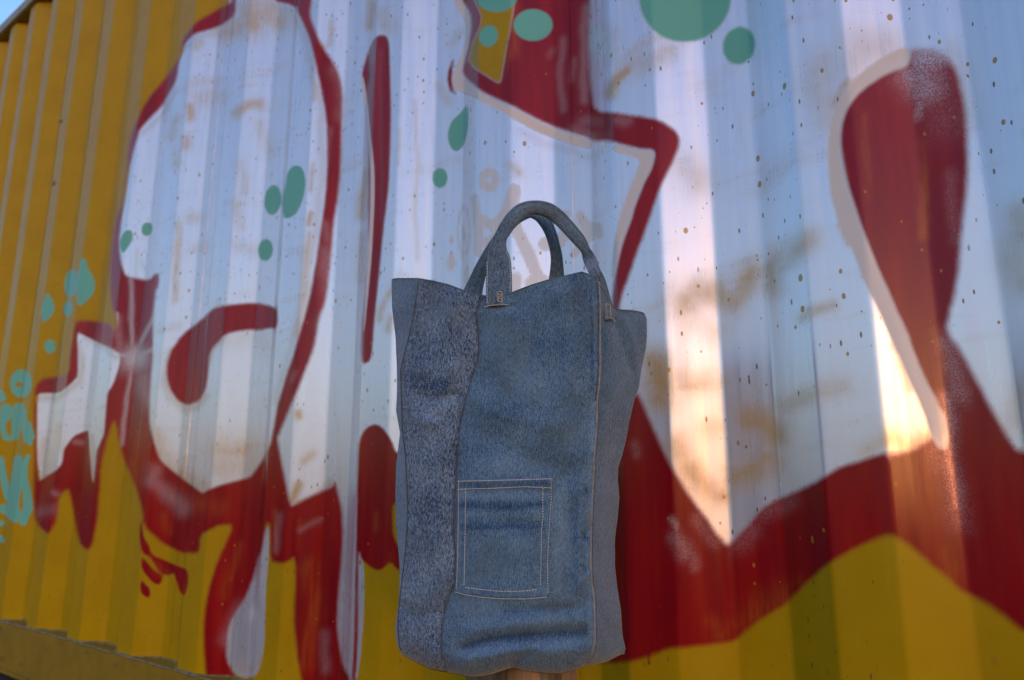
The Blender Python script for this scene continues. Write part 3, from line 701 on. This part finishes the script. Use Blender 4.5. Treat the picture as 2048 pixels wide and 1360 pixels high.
FOLDS = [  # (pts, radius px, metres inward)
 ([(925,1297),(960,1283),(1030,1272),(1100,1268),(1165,1262)], 9, 0.0085),
 ([(935,1322),(1000,1306),(1100,1300),(1170,1300)], 13, -0.0060),
 ([(930,1262),(1010,1248),(1120,1240),(1170,1238)], 12, -0.0030),
 ([(1010,1224),(1060,1217),(1150,1216)], 9, 0.0040),
 ([(1128,1330),(1150,1300)], 10, 0.002),
 ([(1026,1338),(1030,1322),(1060,1305)], 10, 0.006),
 ([(1228,640),(1245,690),(1262,740)], 8, 0.0060),
 ([(1215,660),(1225,730),(1222,800)], 10, -0.0040),
 ([(1250,640),(1272,700),(1276,760)], 7, -0.0050),
 ([(1240,860),(1222,920),(1215,960)], 8, 0.0060),
 ([(1205,880),(1212,940),(1222,1000)], 10, -0.0040),
 ([(1232,1060),(1215,1120),(1222,1180)], 9, 0.0035),
 ([(1190,955),(1180,985),(1172,990)], 7, 0.0045),
 ([(1180,1055),(1168,1075)], 7, 0.0040),
 ([(1178,1130),(1165,1150)], 6, 0.0030),
 ([(1195,1210),(1215,1270),(1240,1295)], 9, 0.0035),
 ([(862,575),(850,640),(835,720)], 12, 0.0045),
 ([(905,600),(895,680),(905,740)], 15, -0.0050),
 ([(835,790),(870,800),(915,790)], 12, 0.0045),
 ([(835,840),(880,850),(905,880)], 12, -0.0035),
 ([(815,1000),(850,1080),(860,1150)], 12, 0.0035),
 ([(890,900),(880,1000),(885,1100)], 9, -0.0025),
 ([(800,1215),(840,1230),(880,1225)], 12, 0.0035),
 ([(1040,600),(1060,660),(1050,740)], 20, 0.0040),
 ([(1120,590),(1140,680),(1150,780)], 20, -0.0060),
 ([(960,870),(1020,895),(1080,930),(1150,940)], 22, 0.0050),
 ([(950,800),(1020,830),(1110,850)], 22, -0.0040),
 ([(1130,960),(1140,1060),(1135,1160)], 12, 0.0040),
 ([(1160,980),(1158,1080),(1160,1180)], 9, -0.0030),
 ([(960,1040),(1020,1050),(1080,1045)], 9, 0.0014),
 ([(795,700),(805,820),(803,900)], 5, 0.0020),
 ([(970,600),(990,617),(1030,612)], 5, 0.0030),
]
def depth_off(px, py):
    o = np.zeros(np.shape(px))
    for pts, r, a in FOLDS:
        d = -stroke_sdf(np.asarray(px, float), np.asarray(py, float), pts, 0.0)
        o = o + 0.95 * a * np.exp(-(d / r) ** 2)
    o = o + 0.0014 * np.sin(px * 0.045 + np.sin(py * 0.021) * 2.0) * np.sin(py * 0.031 + 1.0) + 0.0006 * np.sin(px * 0.11 + py * 0.05)
    for j in (1, 2):
        xs_ = sx(j, py)
        o = o + 0.0007 * np.sin(py * 0.33 + 2 * np.sin(py * 0.05)) * np.exp(-((px - xs_) / 7) ** 2) + 0.0016 * np.exp(-((px - xs_) / 3.0) ** 2)
    o = o + 0.0006 * np.sin(py * 0.28 + np.sin(py * 0.04) * 3) * np.exp(-((px - sx(3, py)) / 9) ** 2)
    return o

def front_depth(px, py):
    px = np.asarray(px, float); py = np.asarray(py, float)
    D = np.full(px.shape, DS[0])
    for j in range(4):
        a, b = sx(j, py), sx(j + 1, py)
        f = np.clip((px - a) / np.maximum(b - a, 1e-3), 0, 1)
        m = px >= a
        D = np.where(m, DS[j] + (DS[j + 1] - DS[j]) * f - BULGE[j] * np.sin(np.pi * f) ** 0.8, D)
    D = D + depth_off(px, py)
    by = np.interp(px, BOT[:, 0], BOT[:, 1])
    e = np.clip((py - (by - 46)) / 46, 0, 1)
    D = D + 0.034 * (1 - np.sqrt(np.clip(1 - e * e, 0, 1)))
    return D

def unproj_arr(px, py, dh):
    px = np.asarray(px, float)[..., None]; py = np.asarray(py, float)[..., None]; dh = np.asarray(dh, float)[..., None]
    a = (px - 1024) / FOC; b = -(py - 680) / FOC
    r = fwd + a * rt + b * up
    return CAM + r * (dh / (r @ fh)[..., None])

def S(px, py, off=0.0):
    return unproj_arr(px, py, front_depth(px, py) - off)

K = 0.78 / FOC
def cloth_uv(me, px, py):
    uvl = me.uv_layers.new(name='cloth')
    vi = np.zeros(len(me.loops), dtype=np.int32); me.loops.foreach_get('vertex_index', vi)
    uv = np.stack([np.ravel(px)[vi] * K, -np.ravel(py)[vi] * K], -1)
    uvl.data.foreach_set('uv', uv.astype(np.float32).ravel())

def wash_shade_at(px, py, spec):
    wv = np.zeros(np.shape(px))
    for pts, r, a in spec:
        d = -stroke_sdf(np.asarray(px, float), np.asarray(py, float), pts, 0.0)
        wv = wv + a * np.exp(-(d / r) ** 2)
    return wv

WASH_SHADE = [  # dye wear, plus shade painted dark along the creases and folds
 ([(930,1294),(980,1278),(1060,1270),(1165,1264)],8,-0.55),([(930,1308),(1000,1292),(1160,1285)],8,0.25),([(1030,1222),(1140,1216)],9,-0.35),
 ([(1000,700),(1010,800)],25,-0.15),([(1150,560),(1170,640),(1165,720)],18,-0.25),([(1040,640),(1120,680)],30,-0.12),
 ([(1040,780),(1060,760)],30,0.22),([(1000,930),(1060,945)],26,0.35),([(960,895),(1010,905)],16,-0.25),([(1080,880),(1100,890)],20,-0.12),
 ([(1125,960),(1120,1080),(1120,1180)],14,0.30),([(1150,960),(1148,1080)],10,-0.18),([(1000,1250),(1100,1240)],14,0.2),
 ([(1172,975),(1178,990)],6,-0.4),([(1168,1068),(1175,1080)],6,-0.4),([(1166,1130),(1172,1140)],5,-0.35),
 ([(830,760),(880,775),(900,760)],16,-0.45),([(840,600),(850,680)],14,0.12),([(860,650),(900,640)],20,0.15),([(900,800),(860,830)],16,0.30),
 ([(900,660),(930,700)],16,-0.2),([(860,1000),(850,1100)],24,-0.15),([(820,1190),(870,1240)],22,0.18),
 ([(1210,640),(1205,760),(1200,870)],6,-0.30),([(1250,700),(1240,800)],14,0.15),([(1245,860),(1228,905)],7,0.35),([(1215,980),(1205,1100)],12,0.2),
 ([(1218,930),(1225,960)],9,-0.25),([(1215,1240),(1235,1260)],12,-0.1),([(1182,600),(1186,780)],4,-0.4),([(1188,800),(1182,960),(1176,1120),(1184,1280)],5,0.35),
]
PWASH = [([(915,970),(1105,967)],7,-0.5),([(920,992),(1100,990)],7,0.30),([(915,1008),(1000,1014),(1090,1008)],7,-0.55),([(930,1030),(1080,1030)],7,0.22),
 ([(930,1054),(1085,1052)],6,-0.55),([(930,1085),(1080,1085)],14,0.10),([(1010,1130),(1060,1130)],20,-0.18),([(960,1160),(980,1150)],12,0.15),
 ([(920,960),(916,1190)],4,0.15),([(1100,960),(1094,1190)],4,0.15)]

NR = 230
ts = np.linspace(0, 1, NR)
def panel(name, j, nc, mat, label=None):
    fu = np.linspace(0, 1, nc)
    X = np.zeros((NR, nc)); Y = np.zeros((NR, nc))
    for c, f in enumerate(fu):
        # top and bottom of this column: where it crosses rim and hem
        yt = 560.0; yb = 1330.0
        for _ in range(12):
            xt = sx(j, yt) * (1 - f) + sx(j + 1, yt) * f
            yt = 0.5 * yt + 0.5 * np.interp(xt, RIM[:, 0], RIM[:, 1])
            xb = sx(j, yb) * (1 - f) + sx(j + 1, yb) * f
            yb = 0.5 * yb + 0.5 * np.interp(xb, BOT[:, 0], BOT[:, 1])
        yy = yt + (yb - yt) * (1 - (1 - ts) ** 1.0)
        Y[:, c] = yy
        X[:, c] = sx(j, yy) * (1 - f) + sx(j + 1, yy) * f
    P = S(X, Y)
    # curl the hem under
    cen = np.array([*(CAM[:2] + fh[:2] * 0.86), 0])
    extra = []
    base = P[-1].copy()
    for q in (0.06, 0.2, 0.45, 0.8, 0.98):
        e = base.copy(); e[:, :2] = base[:, :2] * (1 - q) + BC[:2] * q; e[:, 2] = base[:, 2] + 0.0025 * min(1, q * 6) + 0.012 * q
        extra.append(e)
    P = np.concatenate([P, np.array(extra)])
    X2 = np.concatenate([X, np.repeat(X[-1:], 5, 0)]); Y2 = np.concatenate([Y, Y[-1:] + np.arange(1, 6)[:, None] * 12])
    me = grid_mesh(name, P, attrs={'wash_shade': 0.85 * wash_shade_at(X2, Y2, WASH_SHADE)})
    cloth_uv(me, X2, Y2)
    o = link(name, me, mat, bag)
    if label: o['label'] = label
    md = o.modifiers.new('cloth_thickness', 'SOLIDIFY'); md.thickness = 0.0022; md.offset = -1 if False else 1
    return o, P
pl, pr_, = unproj(792, 1280, DS[0]), unproj(1245, 1300, DS[4])
BC = (unproj(1030, 1345, 0.865))
o1, P1 = panel('side_panel', 0, 16, DENIM_LEFT, 'narrow pale blue side panel at the left edge')
o2, P2 = panel('front_panel', 1, 60, DENIM_ACID, 'acid washed speckled dark blue panel on the left of the front')
o3, P3 = panel('front_panel', 2, 110, DENIM_MID, 'wide washed blue panel in the middle of the front')
o4, P4 = panel('side_panel', 3, 44, DENIM_SIDE, 'grey blue side panel with creases at the right')
# back panel joins the two side panels
A_, B_ = P4[:, -1], P1[:, 0]
n = 40; back = []
rowsN = P4.shape[0]
for r in range(rowsN):
    rr_ = []
    for c in range(n):
        f = c / (n - 1)
        p = A_[r] * (1 - f) + B_[r] * f
        p = p + fh * 0.030 * math.sin(math.pi * f) ** 0.6
        p[2] -= (0.022 * math.sin(math.pi * f) ** 0.5) * (1 - min(1, r / (NR * 0.6)))
        rr_.append(p)
    back.append(rr_)
back = np.array(back)
me = grid_mesh('back_panel', back, attrs={'wash_shade': np.zeros(back.shape[:2])})
cloth_uv(me, np.repeat(np.linspace(1290, 783, n)[None], rowsN, 0), np.repeat(np.linspace(600, 1340, rowsN)[:, None], n, 1))
ob = link('back_panel', me, DENIM_MID, bag)
md = ob.modifiers.new('cloth_thickness', 'SOLIDIFY'); md.thickness = 0.0022; md.offset = 1

def tube(name, pts, rad, mat, parent, seg=8, twist=0.0, tw_amp=0.0, closed_ends=True):
    pts = np.array(pts, float); N = len(pts)
    rad = np.broadcast_to(np.array(rad, float), (N,)) if np.ndim(rad) else np.full(N, rad)
    T = np.gradient(pts, axis=0); T /= np.linalg.norm(T, axis=1)[:, None] + 1e-12
    ref = fwd
    P = np.zeros((N, seg, 3)); s = 0
    for i in range(N):
        u = np.cross(T[i], ref); u /= np.linalg.norm(u); v = np.cross(T[i], u)
        if i: s += np.linalg.norm(pts[i] - pts[i - 1])
        for k in range(seg):
            a = 2 * math.pi * k / seg
            rr = rad[i] * (1 + tw_amp * math.sin(2 * a + s * twist))
            P[i, k] = pts[i] + rr * (u * math.cos(a) + v * math.sin(a))
    P = np.concatenate([pts[None, 0][:, None].repeat(seg, 1), P, pts[None, -1][:, None].repeat(seg, 1)])
    me = grid_mesh(name, P, close_u=True, attrs={'wash_shade': np.zeros(P.shape[:2])})
    cloth_uv(me, np.repeat(np.arange(seg)[None] * 4.0, P.shape[0], 0), np.repeat(np.linspace(0, N * 4, P.shape[0])[:, None], seg, 1))
    return link(name, me, mat, parent)

# seams between the panels
def seam(j, y0, y1, dx, rad, mat, lift, parent, n=420, amp=0.35, nm='seam'):
    yy = np.linspace(y0, y1, n); xx = sx(j, yy) + dx
    P = S(xx, yy, lift)
    return tube(nm, P, rad, mat, parent, 8, 2 * math.pi / 0.0021, amp)
seam(1, 562, 1300, 0.0, 0.00085, DENIM_SEAM, 0.0004, o2)
seam(2, 594, 1336, 0.0, 0.0008, DENIM_SEAM, 0.0003, o3)
seam(3, 566, 800, -2.2, 0.00080, DENIM_SEAM, 0.0000, o3, amp=0.1)  # dark strand standing in for the shaded gap beside the fold
seam(3, 564, 1326, 1.2, 0.00115, DENIM_PIPE, 0.0010, o3, amp=0.2)
seam(3, 800, 1326, 4.5, 0.00060, DENIM_SEAM, 0.0000, o4, amp=0.1)
# folded hem along the rim
rx = np.linspace(786, 1192, 300)
tube('rim_fold', S(rx, np.interp(rx, RIM[:, 0], RIM[:, 1]) + 1.0, 0.0), 0.0007, DENIM_MID, o3, 8)
rx = np.linspace(1236, 1288, 60)
tube('rim_fold', S(rx, np.interp(rx, RIM[:, 0], RIM[:, 1]) + 1.0, 0.0), 0.0007, DENIM_SIDE, o4, 8)
rx = np.linspace(1199, 1236, 60)
tube('rim_fold', S(rx, np.interp(rx, RIM[:, 0], RIM[:, 1]) + 1.0, 0.0), 0.0007, DENIM_SIDE, o4, 8)

# ---- pocket
PL_ = np.array([(960,914),(1004,912.5),(1063,911),(1108,911),(1150,910),(1187,909)], float)
PR_ = np.array([(955,1105),(996,1105.5),(1046,1102),(1108,1098),(1150,1098),(1196,1098.5)], float)
nu, nv = 60, 76
X = np.zeros((nv, nu)); Y = np.zeros((nv, nu))
for c in range(nu):
    f = c / (nu - 1)
    yt = 960.5 * (1 - f) + 955.5 * f
    yb = np.interp(f, [0, 0.12, 0.28, 0.47, 0.75, 1.0], [1186, 1191, 1196, 1199.5, 1199.5, 1196])
    yy = np.linspace(yt, yb, nv)
    Y[:, c] = yy
    X[:, c] = np.interp(yy, PL_[:, 0], PL_[:, 1]) * (1 - f) + np.interp(yy, PR_[:, 0], PR_[:, 1]) * f
edge = np.minimum(np.minimum(np.arange(nu)[None] * np.ones((nv, 1)), (nu - 1 - np.arange(nu))[None] * np.ones((nv, 1))),
                  np.minimum(np.arange(nv)[:, None] * np.ones((1, nu)), (nv - 1 - np.arange(nv))[:, None] * np.ones((1, nu))))
lift = np.where(edge == 0, -0.0006, np.where(edge == 1, 0.0027, 0.0032))
lift = lift + np.where(np.arange(nv)[:, None] * np.ones((1, nu)) < 6, 0.0006, 0) + 0.0022 * np.exp(-(np.arange(nv)[:, None] / 5.0) ** 2) * np.sin(np.pi * np.arange(nu)[None] / (nu - 1))
P = S(X, Y, lift)
me = grid_mesh('pocket', P, attrs={'wash_shade': 0.75 * wash_shade_at(X, Y, PWASH)})
cloth_uv(me, X + 333, Y + 77)
pocket = link('pocket', me, DENIM_POCKET, bag)

def stitches(name, pts, pitch=5.6, dash=3.8, r=0.00042, lift=0.0036, mat=None, parent=None, fn=None, zig=0.0):
    """row of thread stitches along photo points; one mesh per row"""
    p = np.array(pts, float)
    q = np.r_[0, np.cumsum(np.hypot(*np.diff(p, axis=0).T))]
    n = int(q[-1] / pitch)
    V, F = [], []
    for i in range(n):
        s0 = i * pitch + random.uniform(-.3, .3); s1 = s0 + dash
        e = [(np.interp(s, q, p[:, 0]), np.interp(s, q, p[:, 1])) for s in (s0, (s0 + s1) / 2, s1)]
        pp = [fn(e[k][0] + random.uniform(-.2, .2) + zig * (-1) ** i, e[k][1], lift + (0.0002 if k == 1 else -0.0003)) for k in range(3)]
        pp = np.array(pp); T = pp[2] - pp[0]; T /= np.linalg.norm(T)
        u = np.cross(T, fwd); u /= np.linalg.norm(u); v = np.cross(T, u)
        b = len(V)
        for k, rr in ((0, 0.45), (1, 1.0), (2, 0.45)):
            for a in range(6):
                V.append(pp[k] + r * rr * (u * math.cos(a * math.pi / 3) + v * math.sin(a * math.pi / 3)))
        for k in range(2):
            for a in range(6):
                F.append((b + k * 6 + a, b + k * 6 + (a + 1) % 6, b + k * 6 + 6 + (a + 1) % 6, b + k * 6 + 6 + a))
        F.append(tuple(b + a for a in range(6))); F.append(tuple(b + 12 + a for a in range(5, -1, -1)))
    o = link(name, mesh_from(name, V, F), mat or THREAD, parent)
    return o
SF = lambda x, y, l: S(x, y, l)
SFT = lambda x, y, l: S(x, y, l + 0.0022 * math.exp(-((y - 958) / (5 * 3.15)) ** 2) * math.sin(math.pi * min(1, max(0, (x - 914) / 191))))
for row in ([(917,961),(917,1000),(916,1063),(915.5,1108),(914,1150),(912,1184)],
            [(931,965),(930.5,1040),(929.5,1100),(928,1174)],
            [(930,1175),(957,1178.5),(998,1182.5),(1033,1183),(1056,1181.5),(1080,1177)],
            [(1085.6,959),(1085.6,1034),(1083,1063.5),(1081.5,1140),(1081,1175)],
            [(1102,958),(1102.5,996),(1099,1046),(1095.5,1108),(1095,1139),(1096,1171),(1096,1192)]):
    stitches('stitching', row, parent=pocket, fn=SF)
for row in ([(915,962.5),(1005,960.5),(1104,957.5)],[(915,978.5),(975,977),(1049,973.5),(1104,975.5)],[(911,1184),(930,1189.5),(963,1194.5),(998,1197.5),(1050,1198),(1096,1194)]):
    stitches('stitching', row, pitch=4.0, dash=3.6, parent=pocket, fn=SFT, lift=0.0041)

# ---- handles
def strap(name, key, mat, label=None, sub=0.0, notch=0.35):
    """key rows: px, py, width px, thickness mm, distance, twist"""
    k = np.array(key, float)
    q = np.r_[0, np.cumsum(np.hypot(np.diff(k[:, 0]), np.diff(k[:, 1])))]
    N = 150; s = np.linspace(0, q[-1], N)
    # smooth interpolation (catmull-rom through keys)
    def cr(col):
        t = q; y = k[:, col]; m = np.gradient(y, t)
        i = np.clip(np.searchsorted(t, s) - 1, 0, len(t) - 2)
        h = t[i + 1] - t[i]; u = (s - t[i]) / h
        return (2*u**3-3*u**2+1)*y[i] + (u**3-2*u**2+u)*h*m[i] + (-2*u**3+3*u**2)*y[i+1] + (u**3-u**2)*h*m[i+1]
    px, py, wd, th, dd, tw = [cr(c) for c in range(6)]
    C3 = unproj_arr(px, py, dd)
    T2 = np.stack([np.gradient(px), np.gradient(py)], -1); T2 /= np.linalg.norm(T2, axis=1)[:, None]
    nrm = np.stack([-T2[:, 1], T2[:, 0]], -1)
    SEG = 40; P = np.zeros((N, SEG, 3)); U = np.zeros((N, SEG)); Vv = np.zeros((N, SEG))
    for i in range(N):
        wv = rt * nrm[i, 0] - up * nrm[i, 1]
        vv = -fwd
        c_, s_ = math.cos(tw[i]), math.sin(tw[i])
        a1 = wv * c_ + vv * s_; a2 = -wv * s_ + vv * c_
        W = wd[i] / 2 / FOC * dd[i]; H = max(th[i], 1.0) / 2000.0
        flat = np.clip((H * 2) / 0.006, 0, 1)
        ex = 0.35 + 0.5 * flat
        for j in range(SEG):
            a = 2 * math.pi * j / SEG
            ca, sa = math.cos(a), math.sin(a)
            x = W * math.copysign(abs(ca) ** ex, ca); y = H * math.copysign(abs(sa) ** ex, sa)
            if sa > 0:   # lengthwise groove where the folded edges meet, on the viewer's side
                y -= H * notch * flat * math.exp(-((ca + 0.45) / 0.16) ** 2) - H * 0.14 * (1 - flat) * (math.exp(-((abs(ca) - 0.9) / 0.12) ** 2))
            P[i, j] = C3[i] + a1 * x + a2 * y
            U[i, j] = (W / 0.00053) * (ca if sa > 0 else 2 - ca); Vv[i, j] = s[i]
    P = np.concatenate([C3[0][None, None].repeat(SEG, 1), P, C3[-1][None, None].repeat(SEG, 1)])
    U = np.concatenate([U[:1], U, U[-1:]]); Vv = np.concatenate([Vv[:1], Vv, Vv[-1:]])
    wsh = np.zeros(P.shape[:2])
    jj = np.arange(SEG) * 2 * math.pi / SEG
    edgeW = 0.28 * np.exp(-((np.abs(np.cos(jj)) - 0.97) / 0.08) ** 2)
    wsh = wsh + edgeW[None]
    me = grid_mesh(name, P, close_u=True, attrs={'wash_shade': wsh})
    cloth_uv(me, U + random.uniform(0, 900), Vv)
    o = link(name, me, mat, bag)
    if label: o['label'] = label
    def at(x, y, l):
        i = int(np.argmin(np.hypot(px - x, py - y)))
        sft = ((x - px[i]) * nrm[i, 0] + (y - py[i]) * nrm[i, 1]) * dd[i] / FOC * math.tan(tw[i])
        return unproj(x, y, dd[i] - sft - max(th[i], 1) / 2000.0 / max(0.5, math.cos(tw[i])) - l)
    return o, at

dA = float(front_depth(998, 600)) - 0.0013
dR = float(front_depth(1219, 630)) - 0.0040
dR = dR + 0.002
hA, atA = strap('handle', [(998,611,54,1.5,dA,0),(998,590,54,1.8,dA,0),(998,565,54,2.2,dA+.001,0),(998,540,53,3.0,dA+.004,0),(997,517,50,3.6,dA+.007,-.1),(996,498,39,5,dA+.010,-.25),
   (1000,478,29,8,dA+.014,-.2),(1011,457,30,10,dA+.018,-.1),(1026,436,31,11,dA+.022,0),(1043,421,31,12,dA+.026,0),(1062,415,29,12,dA+.030,0),(1081,416,31,12,dA+.034,0),(1098,421,32,11,dA+.037,0),
   (1115,433,32,10,dA+.040,.1),(1131,449,31,9,dA+.042,.2),(1147,467,31,9,dA+.044,.3),(1161,484,28,8,dA+.046,.3),(1171,500,21,8,dA+.047,.1),(1179,518,28,6,dA+.049,-.2),(1188,540,26,5,dR-.010,.1),
   (1198,562,30,4,dR-.009,.45),(1208,590,38,3.2,dR-.006,.85),(1215,612,46,1.8,dR-.003,1.0),(1220,639,48,1.4,dR-.0015,1.05)], DENIM_STRAP, 'front handle, flat strap at its foot rolled into a tube above')
hB, atB = strap('handle', [(936,615,52,3,.880,0),(944,590,42,3,.880,0),(954,560,33,4,.876,.15),(965,532,29,6,.870,.3),(980,505,27,8,.864,.2),(999,476,26,9,.856,0),(1014,456,25,10,.852,0),
   (1030,439,25,10,.850,0),(1046,429,25,10,.850,0),(1062,424.5,24,10,.851,0),(1078,431,26,10,.853,0),(1091,445,27,10,.856,0),(1101,465,25,10,.860,0),(1108,488,24,9,.865,0),
   (1113,512,25,7,.872,.1),(1114,535,28,5,.878,.1),(1113,560,33,4,.884,0),(1110,600,40,3,.890,0)], DENIM_STRAP, 'rear handle rising from inside the back of the bag')
stitches('stitching', [(974.5,606),(974.5,545),(974,520)], parent=hA, fn=atA, lift=0.0002)
stitches('stitching', [(1020,606),(1020.5,545),(1019,520),(1012,500)], parent=hA, fn=atA, lift=0.0002)
stitches('fringe', [(967,614),(975,612),(985,610.5),(1005,609.5),(1021,609.5)], pitch=1.3, dash=2.4, r=0.0005, parent=hA, fn=atA, lift=0.0003, mat=TAN_THREAD, zig=0.9)
for row in ([(996,583),(996,604)],[(1004,583),(1004,604)],[(996,583),(1004,583)],[(997,603),(1003,603)],[(997,588),(1003,591),(997,595),(1003,599)]):
    stitches('bar_tack', row, pitch=1.6, dash=2.6, r=0.00042, parent=hA, fn=atA, lift=0.0004, mat=TAN_THREAD, zig=0.3)
for row in ([(1212,607),(1214,631)],[(1220,610),(1222,632)],[(1212,607),(1220,609)]):
    stitches('bar_tack', row, pitch=1.6, dash=2.6, r=0.0005, parent=hA, fn=atA, lift=0.0006, mat=TAN_THREAD, zig=0.3)
stitches('fringe', [(1209,634),(1218,634.5),(1226,638),(1232,644)], pitch=1.5, dash=2.4, r=0.0005, parent=hA, fn=atA, lift=0.0010, mat=TAN_THREAD, zig=0.5)

# ------------------------------------------------------------------ wooden post under the bag
zt_post = float(unproj(1026, 1337, 0.80)[2]) - 0.004
cp = unproj(1065, 1345, 0.815)
lp = unproj(929, 1350, 0.90); rp = unproj(1156, 1350, 0.875)
post = bpy.data.objects.new('wooden_post', None); COL.objects.link(post)
tag(post, 'weathered square wooden post end just showing under the denim bag', 'post')
def plank(name, a, b, th, z1, mat):
    """board with its face from a to b (plan), th thick away from the viewer"""
    a = np.array(a[:2]); b = np.array(b[:2]); d = b - a; L = np.linalg.norm(d); d /= L
    nn = np.array([-d[1], d[0]])
    if nn @ fh[:2] < 0: nn = -nn
    zs = np.linspace(0, z1, 40); V = []
    for z in zs:
        ring = []
        c = [(0.003, 0), (L - 0.003, 0), (L, 0.003), (L, th), (0, th), (0, 0.003)]
        for u, v in c:
            u += 0.0006 * math.sin(z * 60 + v * 50); v += 0.0005 * math.sin(z * 83 + u * 100)
            p = a + d * u + nn * v; ring.append((p[0], p[1], z))
        V.append(ring)
    V = np.array(V)
    cap = V[-1].mean(0)[None, None].repeat(6, 1) 
    V = np.concatenate([V, cap])
    return link(name, grid_mesh(name, V, close_u=True), mat, post, smooth=False)
W1 = mat_wood('pale_wood', (0.34, 0.235, 0.14), (0.24, 0.155, 0.09))
W2 = mat_wood('grey_wood', (0.20, 0.165, 0.125), (0.13, 0.10, 0.07))
plank('board', cp, rp, 0.05, zt_post, W1)['label'] = 'pale board on the right'
gap = (lp - cp) / np.linalg.norm(lp - cp) * 0.0015
plank('board', cp + gap, lp, 0.045, zt_post - 0.001, W2)['label'] = 'greyer rough board on the left'
